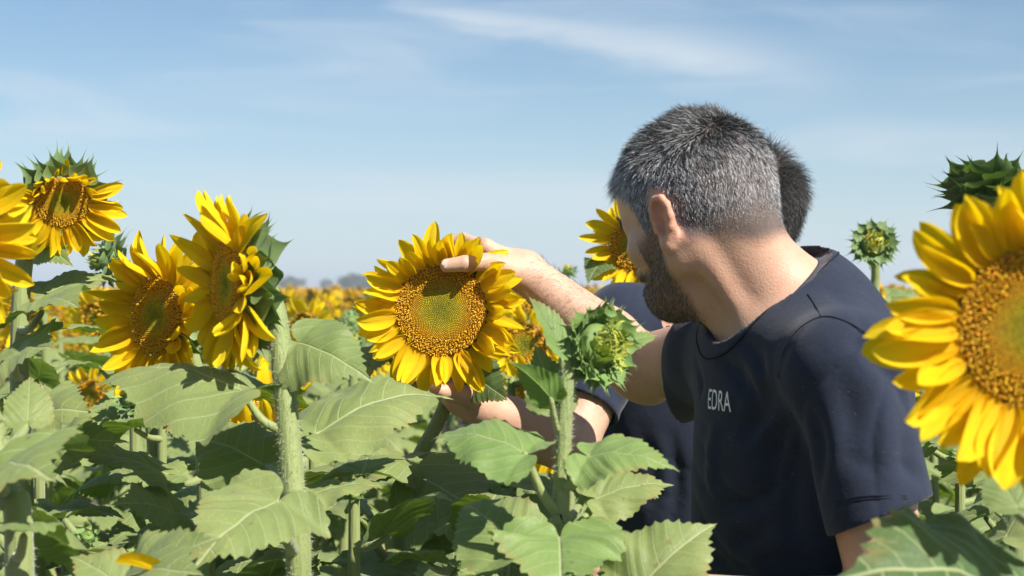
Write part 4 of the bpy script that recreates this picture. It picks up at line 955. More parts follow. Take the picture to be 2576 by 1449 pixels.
# ------------------------------------------------------------------ people: distance-field bodies turned into one continuous mesh
class Body:
    def __init__(s): s.ops = []
    def cone(s, a, b, ra, rb, k=0.02, sub=False):
        a, b = np.asarray(a, np.float32), np.asarray(b, np.float32); ab = b - a; L = float(ab @ ab) + 1e-9
        def f(P):
            t = np.clip((P - a) @ ab / L, 0, 1); return np.linalg.norm(P - a - t[:, None] * ab, axis=1) - (ra + (rb - ra) * t)
        m = max(ra, rb); s.ops.append((f, np.minimum(a, b) - m, np.maximum(a, b) + m, k, sub)); return s
    def chain(s, pts, rad, k=0.01):
        for i in range(len(pts) - 1): s.cone(pts[i], pts[i + 1], rad[i], rad[i + 1], k)
    def ell(s, c, Rm, sz, k=0.02, sub=False):
        c = np.asarray(c, np.float32); Rm = np.asarray(Rm, np.float32); sz = np.asarray(sz, np.float32)
        def f(P):
            q = (P - c) @ Rm / sz; k0 = np.linalg.norm(q, axis=1); k1 = np.linalg.norm(q / sz, axis=1) + 1e-9; return k0 * (k0 - 1) / k1
        ext = np.abs(Rm) @ sz; s.ops.append((f, c - ext, c + ext, k, sub)); return s
    def cut(s, p, n, k=0.003):          # keep the side where (P-p).n < 0
        p = np.asarray(p, np.float32); n = np.asarray(n, np.float32)
        s.ops.append(((lambda P: -((P - p) @ n)), np.full(3, -9.0), np.full(3, 9.0), k, True)); return s
    def capcone(s, a, b, ra, rb, p, n, k=0.02):
        a, b, p, n = (np.asarray(v, np.float32) for v in (a, b, p, n)); ab = b - a; L = float(ab @ ab) + 1e-9
        def f(P):
            t = np.clip((P - a) @ ab / L, 0, 1); return np.maximum(np.linalg.norm(P - a - t[:, None] * ab, axis=1) - (ra + (rb - ra) * t), (P - p) @ n)
        m = max(ra, rb); s.ops.append((f, np.minimum(a, b) - m, np.maximum(a, b) + m, k, False)); return s
    def localcut(s, p, n, rad, k=0.003):  # the same, only inside a ball around p
        p = np.asarray(p, np.float32); n = np.asarray(n, np.float32)
        s.ops.append(((lambda P: np.maximum(-((P - p) @ n), np.linalg.norm(P - p, axis=1) - rad)), p - rad, p + rad, k, True)); return s
    def __call__(s, P):
        P = np.asarray(P, np.float32); d = np.full(len(P), 0.2, np.float32)
        for f, lo, hi, k, sub in s.ops:
            m = np.nonzero(((P > lo - k - 0.045) & (P < hi + k + 0.045)).all(1))[0]
            if not len(m): continue
            v = f(P[m]).astype(np.float32); a = d[m]
            if sub:
                v = -v; h = np.clip(0.5 - 0.5 * (v - a) / -k, 0, 1) if False else np.clip(0.5 + 0.5 * (v - a) / k, 0, 1)
                d[m] = a * (1 - h) + v * h + k * h * (1 - h)
            else:
                h = np.clip(0.5 + 0.5 * (a - v) / k, 0, 1); d[m] = a * (1 - h) + v * h - k * h * (1 - h)
        return d
    def mesh(s, h, lo, hi, coarse=4):
        lo = np.asarray(lo, np.float64); H = h * coarse; nc = np.ceil((np.asarray(hi) - lo) / H).astype(int) + 1
        ax = [lo[i] + np.arange(nc[i] + 1) * H for i in range(3)]
        G = np.stack(np.meshgrid(*ax, indexing='ij'), -1).reshape(-1, 3); dc = s(G).reshape(nc + 1)
        c8 = np.stack([dc[i:nc[0] + i, j:nc[1] + j, k:nc[2] + k] for i in (0, 1) for j in (0, 1) for k in (0, 1)])
        act = np.abs(c8).min(0) < H * 1.1
        D = np.repeat(np.repeat(np.repeat(np.where(c8[0] < 0, np.float32(-1), np.float32(1)), coarse, 0), coarse, 1), coarse, 2)
        A = np.argwhere(act); sub = np.stack(np.meshgrid(*[np.arange(coarse)] * 3, indexing='ij'), -1).reshape(-1, 3)
        I = (A[:, None] * coarse + sub[None]).reshape(-1, 3)
        D[I[:, 0], I[:, 1], I[:, 2]] = s(lo + I * h)
        S = D < 0; sh = np.array(D.shape)
        cnt = np.zeros(sh - 1, np.int8)
        for i in (0, 1):
            for j in (0, 1):
                for k in (0, 1): cnt += S[i:sh[0] - 1 + i, j:sh[1] - 1 + j, k:sh[2] - 1 + k]
        cells = np.argwhere((cnt > 0) & (cnt < 8)); flat = np.ravel_multi_index(cells.T, sh - 1)
        corner = np.array([(i, j, k) for i in (0, 1) for j in (0, 1) for k in (0, 1)])
        val = np.stack([D[cells[:, 0] + c[0], cells[:, 1] + c[1], cells[:, 2] + c[2]] for c in corner], 1)
        acc = np.zeros((len(cells), 3)); n = np.zeros(len(cells))
        for a in range(8):
            for b in range(a + 1, 8):
                if np.abs(corner[a] - corner[b]).sum() != 1: continue
                va, vb = val[:, a], val[:, b]; m = (va < 0) != (vb < 0); t = np.where(m, va / np.where(m, va - vb, 1), 0)
                acc += np.where(m[:, None], corner[a] + t[:, None] * (corner[b] - corner[a]), 0); n += m
        V = lo + (cells + acc / n[:, None]) * h
        F = []
        for axis in range(3):
            o1, o2 = [(1, 2), (2, 0), (0, 1)][axis]
            sl0 = [slice(None)] * 3; sl1 = [slice(None)] * 3; sl0[axis] = slice(0, -1); sl1[axis] = slice(1, None)
            ch = np.argwhere(S[tuple(sl0)] != S[tuple(sl1)]); ch = ch[(ch[:, o1] > 0) & (ch[:, o2] > 0) & (ch[:, o1] < sh[o1] - 1) & (ch[:, o2] < sh[o2] - 1)]
            neg = S[ch[:, 0], ch[:, 1], ch[:, 2]]
            q = []
            for da, db in ((-1, -1), (0, -1), (0, 0), (-1, 0)):
                c = ch.copy(); c[:, o1] += da; c[:, o2] += db; q.append(np.searchsorted(flat, np.ravel_multi_index(c.T, sh - 1)))
            q = np.stack(q, 1); q[~neg] = q[~neg][:, ::-1]; F.append(q)
        return V, np.concatenate(F)
def smooth_verts(V, F, it, lam=0.5):
    E = np.concatenate([F[:, [0, 1]], F[:, [1, 2]], F[:, [2, 3]], F[:, [3, 0]]]); n = len(V)
    deg = np.bincount(E[:, 0], minlength=n) + np.bincount(E[:, 1], minlength=n)
    for _ in range(it):
        A = np.stack([np.bincount(E[:, 0], V[E[:, 1], c], n) + np.bincount(E[:, 1], V[E[:, 0], c], n) for c in range(3)], 1)
        V = V + lam * (A / np.maximum(deg, 1)[:, None] - V)
    return V
def normals(V, F):
    n = np.cross(V[F[:, 2]] - V[F[:, 0]], V[F[:, 3]] - V[F[:, 1]]); out = np.zeros_like(V)
    for k in range(4):
        for c in range(3): out[:, c] += np.bincount(F[:, k], n[:, c], len(V))
    return out / (np.linalg.norm(out, axis=1)[:, None] + 1e-12)

def neck_ring(B, CP, cn, out, gap=0.0035, rmax=0.085):
    """where a collar lies: just outside the neck, all the way round"""
    rr = np.linspace(0.03, 0.13, 201); P = CP + out[:, None] * rr[None, :, None]; d = B(P.reshape(-1, 3)).reshape(len(out), -1)
    k = np.array([rr[np.argmax(row > gap)] if (row > gap).any() else rmax for row in d]); k = np.clip(k, 0.045, rmax)
    for _ in range(6): k = (np.roll(k[:-1], 1) + 2 * k[:-1] + np.roll(k[:-1], -1)) / 4; k = np.r_[k, k[0]]
    return CP + out * k[:, None]
class Head:
    """frame of a head: origin midway between the ear canals, x forward, y to the person's left, z up"""
    def __init__(s, O, yaw_vec, pitch, roll=0.0):
        f = nrm([yaw_vec[0], yaw_vec[1], 0]); l = np.cross([0, 0, 1.0], f); u = np.array([0, 0, 1.0])
        s.f = f * math.cos(pitch) - u * math.sin(pitch); s.u = f * math.sin(pitch) + u * math.cos(pitch); s.l = l
        if roll: s.l, s.u = s.l * math.cos(roll) + s.u * math.sin(roll), s.u * math.cos(roll) - s.l * math.sin(roll)
        s.O = np.asarray(O, float); s.R = np.stack([s.f, s.l, s.u], 1)
    def p(s, x, y, z): return s.O + s.R @ np.array([x, y, z])
    def loc(s, P): return (P - s.O) @ s.R
def add_head(B, H):
    I = H.R; p = H.p
    B.ell(p(0.0, 0, 0.045), I, (0.098, 0.077, 0.088), 0.02)
    B.ell(p(0.035, 0, 0.050), I, (0.062, 0.063, 0.055), 0.03)
    B.ell(p(-0.03, 0, 0.02), I, (0.066, 0.068, 0.06), 0.03)
    B.ell(p(0.042, 0, -0.024), I, (0.050, 0.054, 0.064), 0.03)
    for s in (1, -1):
        B.ell(p(0.056, s * 0.044, -0.016), I, (0.026, 0.021, 0.017), 0.025)
        B.cone(p(0.002, s * 0.058, -0.005), p(-0.002, s * 0.051, -0.044), 0.014, 0.016, 0.025)
        B.cone(p(-0.002, s * 0.051, -0.044), p(0.070, s * 0.018, -0.075), 0.017, 0.018, 0.025)
        B.cone(p(0.089, s * 0.008, 0.022), p(0.070, s * 0.046, 0.020), 0.010, 0.010, 0.015)
        B.ell(p(0.096, s * 0.034, 0.001), I, (0.017, 0.019, 0.011), 0.012, True)
        B.ell(p(0.0765, s * 0.032, 0.0015), I, (0.013, 0.016, 0.012), 0.006)
        B.ell(p(0.099, s * 0.012, -0.034), I, (0.011, 0.009, 0.008), 0.008)
    B.ell(p(0.076, 0, -0.078), I, (0.020, 0.022, 0.020), 0.025)
    B.cone(p(0.094, 0, 0.014), p(0.107, 0, -0.028), 0.008, 0.011, 0.012)
    B.ell(p(0.084, 0, -0.062), I, (0.016, 0.026, 0.014), 0.015)
    B.ell(p(0.094, 0, -0.058), I, (0.007, 0.022, 0.005), 0.006); B.ell(p(0.093, 0, -0.067), I, (0.007, 0.018, 0.006), 0.006)
def ear_pts(H, s):
    E = H.p(0.002, s * 0.080, -0.008); eu = nrm(H.u * 1.0 - H.f * 0.10 + s * 0.12 * H.l); eb = nrm(-H.f * 0.99 + s * H.l * 0.10); en = np.cross(eu, eb); en = en if en @ (H.l * s) > 0 else -en
    return (lambda a, b, c=0.0: E + 0.85 * (a * eu + b * eb + c * en)), eu, eb, en
def add_ear(B, H, s):
    e, eu, eb, en = ear_pts(H, s); Rm = np.stack([eu, eb, en], 1)
    B.ell(e(0.004, 0.014, -0.002), Rm, (0.031, 0.017, 0.0042), 0.008)
    hel = [(0.002, 0.006, 0.002), (0.014, 0.000, 0.004), (0.027, 0.003, 0.005), (0.036, 0.012, 0.005), (0.034, 0.025, 0.005), (0.022, 0.033, 0.005), (0.006, 0.034, 0.004), (-0.008, 0.029, 0.003), (-0.018, 0.020, 0.002), (-0.027, 0.013, 0.001)]
    B.chain([e(*q) for q in hel], [0.003, 0.0038, 0.0042, 0.0044, 0.0044, 0.0044, 0.0042, 0.0042, 0.0045, 0.006], 0.004)
    B.ell(e(-0.027, 0.010, 0.0), Rm, (0.011, 0.0095, 0.0055), 0.006)
    B.chain([e(0.024, 0.017, 0.003), e(0.010, 0.022, 0.004), e(-0.006, 0.020, 0.004), e(-0.014, 0.012, 0.003)], [0.0028, 0.0034, 0.0034, 0.003], 0.004)
    B.ell(e(-0.001, 0.012, 0.005), Rm, (0.013, 0.0085, 0.0085), 0.003, True)
    B.ell(e(0.019, 0.014, 0.005), Rm, (0.012, 0.007, 0.006), 0.003, True)
    B.ell(e(-0.004, 0.001, 0.004), Rm, (0.006, 0.004, 0.005), 0.004)
def hand(B, wrist, kn, fingers, thumb, tr, fr=(0.0088, 0.0082, 0.0074, 0.0066), pad=True):
    """wrist point, four knuckle points, finger chains beyond the knuckles, thumb chain from its root in the palm"""
    for i, q in enumerate(kn):
        B.cone(wrist, q, 0.023, 0.0118, 0.016)
    for i in range(3): B.cone(kn[i], kn[i + 1], 0.0112, 0.0105, 0.010)
    for i, ch in enumerate(fingers):
        pts = [kn[i]] + list(ch); n = len(pts)
        B.chain(pts, [fr[0] + 0.0018] + [fr[min(j, 3)] * (1.0 if i else 1.0) for j in range(n - 1)], 0.004)
    tp, tq = [thumb[0]], [tr[0]]
    for i in range(1, len(thumb)):
        tp += [(np.asarray(thumb[i - 1]) + thumb[i]) / 2, thumb[i]]; tq += [(tr[i - 1] + tr[i]) / 2 * (0.97 if i == 1 else 0.90), tr[i]]
    B.chain(tp, tq, 0.005)
SKIN = np.array([0.53, 0.325, 0.225])
def nail(parent, tip, prev, outward, origin, w=0.0062):
    d = nrm(np.asarray(tip) - np.asarray(prev)); Fm = frame(d, outward)
    t = np.linspace(-1, 1, 7); s = np.linspace(-1, 1, 7); T, S = np.meshgrid(t, s, indexing='ij')
    k = np.sqrt(np.clip(1 - np.clip(np.abs(T) - 0.45, 0, 1) ** 2 / 0.31, 0.05, 1))
    V = np.stack([T * w * 1.15, S * w * k, -0.30 * w * S * S - 0.06 * w * T * T], -1).reshape(-1, 3)
    Vb = V - np.array([0, 0, 0.001]); Fq = grid_faces(7, 7)
    link('fingernail', new_mesh('fingernail', np.vstack([V, Vb]), [Fq, Fq[:, ::-1] + 49], M_NAIL), parent, to_m(Fm, np.asarray(tip) - origin))

def grow(name, V, F, Nn, keep, n, length, flow, lift, colfn, radius, parent, origin, seed, seg=4, jit=0.25, m=None):
    """short hair: n strands rooted on the part of the mesh where keep(P) > random"""
    r = np.random.default_rng(seed)
    c = V[F].mean(1); w = keep(c); sel = np.nonzero(w > 0.001)[0]
    area = np.linalg.norm(np.cross(V[F[sel, 2]] - V[F[sel, 0]], V[F[sel, 3]] - V[F[sel, 1]]), axis=1) * w[sel]
    f = sel[r.choice(len(sel), n, p=area / area.sum())]
    uv = r.random((n, 2)); a, b = uv[:, :1], uv[:, 1:]
    P = (V[F[f, 0]] * (1 - a) + V[F[f, 1]] * a) * (1 - b) + (V[F[f, 3]] * (1 - a) + V[F[f, 2]] * a) * b
    nn = Nn[F[f, 0]]
    fl = flow(P); fl = fl - nn * (fl * nn).sum(1)[:, None]; fl /= np.linalg.norm(fl, axis=1)[:, None] + 1e-9
    li = lift(P)[:, None]; L = (length(P) * r.uniform(0.7, 1.15, n))[:, None]
    d0 = nn * li + fl * (1 - li) + jit * r.standard_normal((n, 3)); d0 /= np.linalg.norm(d0, axis=1)[:, None]
    d1 = d0 * 0.6 + fl * 0.5 + 0.12 * r.standard_normal((n, 3)) + np.array([0, 0, -0.08]); d1 /= np.linalg.norm(d1, axis=1)[:, None]
    pts = [P - nn * 0.001]
    for k in range(1, seg):
        u = k / (seg - 1); pts.append(pts[-1] + (d0 * (1 - u) + d1 * u) * L / (seg - 1))
    return strands(name, np.stack(pts, 1) - origin, radius, colfn(P, r), m or M_HAIR, parent)
def sstep(a, b, x):
    t = np.clip((x - a) / (b - a), 0, 1); return t * t * (3 - 2 * t)
def hair_mask(H, fade=0.016):
    def fn(P):
        q = H.loc(P); x, y, z = q.T; ay = np.abs(y)
        # lower hair line as a function of x: nape, around the ear, temple, forehead
        xs = np.array([-0.11, -0.085, -0.05, -0.032, -0.022, -0.012, 0.0, 0.010, 0.020, 0.034, 0.044, 0.060, 0.075, 0.11])
        zs = np.array([-0.050, -0.050, -0.048, -0.036, 0.000, 0.034, 0.040, 0.030, -0.012, -0.012, 0.030, 0.055, 0.073, 0.082])
        zl = np.interp(x, xs, zs)
        zl = np.where((x > 0.04) & (ay < 0.035), np.maximum(zl, 0.07), zl)
        k = sstep(zl - fade * 0.4, zl + fade, z + 0.006 * np.sin(60 * x + 35 * y))
        return k * (q[:, 2] < 0.2) * (np.linalg.norm(q - [0, 0, 0.04], axis=1) < 0.16) * ((ay < 0.079) | (z > 0.05))
    return fn
def beard_mask(H):
    def fn(P):
        q = H.loc(P); x, y, z = q.T; ay = np.abs(y)
        side = sstep(0.0, 0.012, x) * sstep(-0.002, -0.024, z - 0.55 * np.clip(0.045 - x, 0, 1)) * sstep(-0.125, -0.105, z)
        under = sstep(0.012, 0.03, x + 0.25 * (z + 0.09))
        cheek = np.where(x > 0.05, sstep(-0.030, -0.045, z + 0.3 * (ay - 0.03)), 1)
        mouth = 1 - ((np.abs(z + 0.066) < 0.011) & (ay < 0.024) & (x > 0.08))
        return side * under * cheek * mouth * (ay < 0.075) * (np.linalg.norm(q, axis=1) < 0.16)
    return fn
def person_legs(root, hip, fdir, origin, floor=0.0):
    f = nrm([fdir[0], fdir[1], 0]); l = np.cross([0, 0, 1.0], f); B = Body()
    hip = np.asarray(hip, float)
    B.ell(hip, np.stack([f, l, [0, 0, 1]], 1), (0.125, 0.165, 0.13), 0.05)
    feet = []
    for s in (1, -1):
        h = hip + l * s * 0.085 - np.array([0, 0, 0.05]); k = hip + l * s * 0.10 + f * 0.03; k[2] = 0.50; a = hip + l * s * 0.11 - f * 0.02; a[2] = 0.09
        B.cone(h, k, 0.095, 0.068, 0.04); B.cone(k, a, 0.068, 0.058, 0.03); feet.append(a)
    V, F = B.mesh(0.012, hip - np.array([0.35, 0.35, hip[2] + 0.02]), hip + np.array([0.35, 0.35, 0.2]), 2)
    link('trousers', new_mesh('trousers', V - origin, F, M_TROUSER), root)
    for a in feet:
        B = Body(); B.cone([a[0], a[1], 0.05], a + f * 0.16 + np.array([0, 0, -0.055]), 0.045, 0.036, 0.03); B.cone([a[0], a[1], 0.10], [a[0], a[1], 0.05], 0.042, 0.045, 0.02); B.cut([0, 0, 0.0], [0, 0, -1.0])
        V, F = B.mesh(0.008, a - np.array([0.27, 0.27, 0.12]), a + np.array([0.27, 0.27, 0.1]), 2); link('shoe', new_mesh('shoe', V - origin, F, M_SHOE), root)
def colour_skin(V, H, N_, hm, bm, ears=True):
    c = np.tile(SKIN, (len(V), 1)); q = H.loc(V); x, y, z = q.T; ay = np.abs(y)
    red = np.clip(np.exp(-((np.linalg.norm((q - [-0.02, 0, 0]) * [1, 0, 1], axis=1)) / 0.035) ** 2) * (ay > 0.05), 0, 1)[:, None]
    c = c * (1 - red * 0.75) + np.array([0.58, 0.25, 0.17]) * red * 0.75
    neck = np.exp(-((z + 0.09) / 0.05) ** 2)[:, None] * 0.25; c = c * (1 - neck) + np.array([0.58, 0.30, 0.20]) * neck
    lip = (np.exp(-(((z + 0.066) / 0.010) ** 2)) * (x > 0.088) * (ay < 0.024))[:, None]; c = c * (1 - lip * 0.6) + np.array([0.45, 0.17, 0.14]) * lip * 0.6
    if hm is not None: k = (hm(V) * 0.85)[:, None]; c = c * (1 - k) + np.array([0.07, 0.062, 0.06]) * k
    if bm is not None: k = (bm(V) * 0.62)[:, None]; c = c * (1 - k) + np.array([0.075, 0.055, 0.045]) * k
    return c
def bvh_of(V, F): return BVHTree.FromPolygons([tuple(v) for v in V], [tuple(f) for f in F])
def shoot(bv, u, v):
    d = px(u, v, 1.0) - np.array([0, 0, EYE]); h = bv.ray_cast(Vector((0, 0, EYE)), Vector(d).normalized()); return (np.array(h[0]), np.array(h[1])) if h[0] else (None, None)
def dent(V, N_, bv, strokes):
    """press cloth folds into a shirt: strokes = (points in the view, half width m, depth m; negative raises)"""
    off = np.zeros(len(V))
    for pts, w, dp in strokes:
        P = [shoot(bv, *p)[0] for p in pts]; P = [p for p in P if p is not None]
        if len(P) < 2: continue
        C = catmull(P, 24); dm = np.full(len(V), 9.0); tt = np.zeros(len(V))
        box = ((V > C.min(0) - 3 * w) & (V < C.max(0) + 3 * w)).all(1); idx = np.nonzero(box)[0]
        D = np.linalg.norm(V[idx][:, None] - C[None], axis=2); k = D.argmin(1); e = np.sin(np.pi * np.clip(k / 23, 0.0, 1.0)) ** 1.3
        off[idx] -= dp * e * np.exp(-(D.min(1) / w) ** 2)
    return V + N_ * off[:, None]
def rumple(V, N_, ph, amp=1.0):
    """soft creases of worn cotton"""
    x, y, z = V.T; w = 0.9 * np.sin(23 * x + 17 * y + ph) + 0.8 * np.sin(19 * z - 13 * y + 2 * ph)
    a = 1 - np.abs(np.sin(34 * (0.75 * x + 0.55 * z + 0.3 * y) + 1.6 * w + ph)); b = 1 - np.abs(np.sin(27 * (0.8 * z - 0.5 * x + 0.5 * y) + 1.9 * w - ph))
    m1 = 0.5 + 0.5 * np.sin(11 * x + 9 * z + 7 * y + ph); m2 = 0.5 + 0.5 * np.sin(13 * z - 8 * x + 5 * y + 3 * ph)
    return V - amp * N_ * (0.0042 * a ** 3 * m1 ** 2 + 0.0038 * b ** 3 * m2 ** 2)[:, None]
def seam(name, bv, pts, parent, origin, r=0.0008, n=30, lift=0.0004):
    P = []
    for q in pts:
        p, nn = shoot(bv, *q)
        if p is not None: P.append(p + nn * lift)
    C = catmull(P, n); V, F = tube(C - origin, r, 6); link(name, new_mesh(name, V, F, M_SEAM), parent)

# ---- the man with grey hair
def man_one():
    F_ = np.array([-0.973, -0.23, 0]); L_ = np.array([0.23, -0.973, 0]); U_ = np.array([0, 0, 1.0]); TR = np.stack([F_, L_, U_], 1)
    origin = np.array([0.37, 1.72, 0.0])
    root = empty('person', origin); tag(root, 'bearded person with short grey hair and navy t-shirt, thumb on the sunflower', 'person')
    ear = px(1662, 555, 1.675)
    yaw = R_(49); f = np.array([-math.cos(yaw), math.sin(yaw)]); l = np.array([-math.sin(yaw), -math.cos(yaw)])
    O = ear - 0.0745 * np.array([l[0], l[1], 0])
    H = Head(O, f, R_(17))
    NB = px(1966, 772, 1.71); SL = px(2122, 930, 1.535); SR = px(1800, 890, 1.89)
    EL_L, W_L = px(2262, 1590, 1.50), px(1655, 1500, 1.56)
    EL_R, W_R = px(1612, 925, 2.11), px(1318, 682, 2.15)
    B = Body(); add_head(B, H); add_ear(B, H, 1); add_ear(B, H, -1)
    # neck: column, nape muscle, throat, side cords
    B.cone(H.p(-0.026, 0, -0.02), NB, 0.055, 0.050, 0.03)
    B.cone(H.p(-0.060, 0, -0.02), NB - F_ * 0.016 - U_ * 0.008, 0.030, 0.030, 0.03)
    B.cone(H.p(0.030, 0, -0.075), NB + F_ * 0.006 - U_ * 0.03, 0.032, 0.034, 0.03)
    for s in (1, -1): B.cone(H.p(-0.026, s * 0.052, -0.03), NB + F_ * 0.026 + L_ * s * 0.02 - U_ * 0.055, 0.014, 0.011, 0.016)
    # torso
    CH = px(2012, 1130, 1.72)
    B.ell(CH, TR, (0.094, 0.142, 0.22), 0.05); B.ell(px(2015, 1500, 1.72), TR, (0.095, 0.135, 0.26), 0.06)
    B.cone(SL, SR, 0.045, 0.045, 0.05)
    for S in (SL, SR): B.cone(NB - U_ * 0.06, S, 0.042, 0.044, 0.025)
    # arms
    B.cone(SL, EL_L, 0.050, 0.041, 0.02); B.cone(EL_L, EL_L * 0.7 + W_L * 0.3, 0.040, 0.042, 0.02); B.cone(EL_L * 0.7 + W_L * 0.3, W_L, 0.042, 0.027, 0.02)
    B.cone(SR, EL_R, 0.052, 0.047, 0.02); m = EL_R * 0.72 + W_R * 0.28
    B.cone(EL_R, m, 0.0450, 0.0455, 0.02); B.cone(m, W_R, 0.0455, 0.0295, 0.02); B.ell(px(1640, 985, 2.10), np.eye(3), (0.022, 0.02, 0.018), 0.02)
    # right hand: thumb on the face of the flower, fingers spread behind it
    kn = [px(1222, 622, 2.135), px(1212, 632, 2.160), px(1214, 655, 2.183), px(1226, 678, 2.198)]
    fg = [[px(1165, 600, 2.165), px(1125, 610, 2.172), px(1100, 625, 2.168)], [px(1150, 622, 2.188), px(1105, 640, 2.195), px(1080, 655, 2.190)],
          [px(1155, 660, 2.205), px(1115, 680, 2.210), px(1095, 695, 2.200)], [px(1175, 695, 2.212), px(1145, 715, 2.212), px(1128, 728, 2.205)]]
    th = [px(1292, 676, 2.130), px(1222, 660, 2.098), px(1168, 663, 2.080), px(1124, 668, 2.079)]
    hand(B, W_R, kn, fg, th, [0.019, 0.0135, 0.0115, 0.0105])
    B.ell(px(1270, 690, 2.125), np.eye(3), (0.030, 0.020, 0.018), 0.02)
    # left hand, low among the leaves
    kn2 = [px(1580, 1440, 1.535), px(1578, 1462, 1.535), px(1580, 1485, 1.54), px(1586, 1506, 1.55)]
    fg2 = [[px(1530, 1428, 1.53), px(1500, 1430, 1.53), px(1484, 1436, 1.53)], [px(1522, 1456, 1.53), px(1490, 1462, 1.53), px(1474, 1470, 1.53)],
           [px(1526, 1484, 1.535), px(1496, 1492, 1.535), px(1480, 1500, 1.535)], [px(1540, 1508, 1.545), px(1516, 1514, 1.545), px(1503, 1520, 1.545)]]
    th2 = [px(1640, 1470, 1.55), px(1600, 1420, 1.545), px(1560, 1404, 1.54), px(1532, 1404, 1.54)]
    hand(B, W_L, kn2, fg2, th2, [0.017, 0.012, 0.0105, 0.009])
    V, F = B.mesh(0.0026, [-0.16, 1.36, EYE - 0.42], [0.50, 2.26, EYE + 0.27])
    V = smooth_verts(V, F, 2); Nn = normals(V, F)
    hm, bm = hair_mask(H), beard_mask(H)
    body = link('body', new_mesh('body', V - origin, F, M_SKIN, vc=colour_skin(V, H, Nn, hm, bm)), root)
    nail(body, px(1124, 667, 2.079) + np.array([0, -0.0098, 0.0022]), px(1168, 662, 2.080) + np.array([0, -0.0098, 0.0022]), (0.05, -0.97, 0.25), origin)
    for i, ch in enumerate(fg2): nail(body, ch[-1] + np.array([0.002, -0.002, 0.0062]), ch[-2] + np.array([0.002, -0.002, 0.0062]), (0, -0.3, 1), origin, 0.0048)
    for s in (1, -1):
        e = Body(); e.ell(H.p(0.0775, s * 0.032, 0.0015), np.eye(3), (0.0122,) * 3); v2, f2 = e.mesh(0.0016, H.p(0.0775, s * 0.032, 0) - 0.018, H.p(0.0775, s * 0.032, 0) + 0.018, 2)
        lo = H.loc(v2); v2 = v2 + H.f * 0.0022; ey = link('eye', new_mesh('eye', v2 - origin, f2, M_EYE), body)
        ir = H.p(0.0905, s * 0.032, 0.0); th_ = np.linspace(0, 2 * np.pi, 20, endpoint=False)
        vi = np.vstack([ir[None] + H.f * 0.0012, ir + 0.0055 * (np.cos(th_)[:, None] * H.l + np.sin(th_)[:, None] * H.u)]); fi = np.stack([np.zeros(20, int), 1 + np.arange(20), 1 + (np.arange(20) + 1) % 20], 1)
        link('iris', new_mesh('iris', vi - origin, fi, M_IRIS), ey)
    # hair
    def flow(P):
        q = H.loc(P); x, y, z = q.T; top = sstep(0.05, 0.11, z)
        d = np.stack([top * 0.95 + (1 - top) * 0.18 * np.sign(x + 0.03), -0.3 * top * np.sign(y) * 0 + 0 * y, -(1 - top) * 1.0 - 0.15 * top], 1)
        back = sstep(-0.055, -0.085, x) * top; d = d * (1 - back[:, None]) + np.array([-0.3, 0, -0.9]) * back[:, None]
        sw = 0.45 * np.sin(55 * x + 40 * z) * 1.0; d[:, 1] += 0.25 * sw; d[:, 0] += 0.15 * np.sin(47 * y + 30 * z)
        return d @ H.R.T
    def hcol(P, r):
        q = H.loc(P); x, y, z = q.T; n = len(P)
        dark = np.clip(sstep(0.05, 0.105, z) * sstep(0.075, 0.015, x) * 1.0 + 0.25 * sstep(-0.05, -0.09, x) * sstep(0.0, 0.06, z), 0, 1)
        pw = 0.50 + 0.24 * sstep(-0.03, 0.06, x) - 0.40 * dark + 0.10 * np.sin(70 * x + 20 * np.sin(60 * z)) * np.sin(50 * z + 40 * y)
        wht = r.random(n) < pw
        g = np.where(wht, r.uniform(0.35, 0.85, n), r.uniform(0.012, 0.05, n))
        g = g * (0.45 + 0.55 * sstep(-0.04, 0.03, z))
        return np.stack([g * 1.0, g * 0.99, g * np.where(wht, 1.0, 0.92)], 1)
    def hlen(P):
        q = H.loc(P); z = q[:, 2]; x = q[:, 0]; return 0.0035 + 0.010 * sstep(0.03, 0.10, z) + 0.004 * sstep(0.06, 0.09, x) + 0.0055 * sstep(-0.035, 0.01, z) + 0.006 * sstep(0.07, 0.085, x) * sstep(0.03, 0.06, z) + 0.003 * np.sin(90 * x + 60 * q[:, 1]) * np.sin(80 * z + 70 * q[:, 1]) * sstep(0.02, 0.08, z)
    grow('hair', V, F, Nn, hm, 60000, hlen, flow, lambda P: 0.22 + 0.30 * sstep(0.05, 0.11, H.loc(P)[:, 2]), hcol, 0.00023, body, origin, 11, seg=4)
    def bcol(P, r):
        n = len(P); w = r.random(n) < 0.22; g = np.where(w, r.uniform(0.2, 0.45, n), r.uniform(0.02, 0.07, n)); return np.stack([g * 1.15, g * 0.92, g * 0.75], 1)
    def bflow(P): return np.tile(H.R @ np.array([0.35, 0, -1.0]), (len(P), 1))
    grow('beard', V, F, Nn, bm, 12000, lambda P: np.full(len(P), 0.007) - 0.003 * sstep(-0.05, 0.0, H.loc(P)[:, 2]), bflow, lambda P: np.full(len(P), 0.35), bcol, 0.0002, body, origin, 12)
    def brow(P):
        q = H.loc(P); ay = np.abs(q[:, 1]); return ((q[:, 0] > 0.06) & (ay > 0.012) & (ay < 0.052) & (np.abs(q[:, 2] - 0.024 + 0.1 * (ay - 0.03)) < 0.005)).astype(float)
    grow('eyebrow', V, F, Nn, brow, 700, lambda P: np.full(len(P), 0.009), lambda P: np.sign(H.loc(P)[:, 1])[:, None] * H.l[None] + 0.3 * H.u, lambda P: np.full(len(P), 0.25), bcol, 0.00022, body, origin, 13)
    ax = nrm(W_R - EL_R)
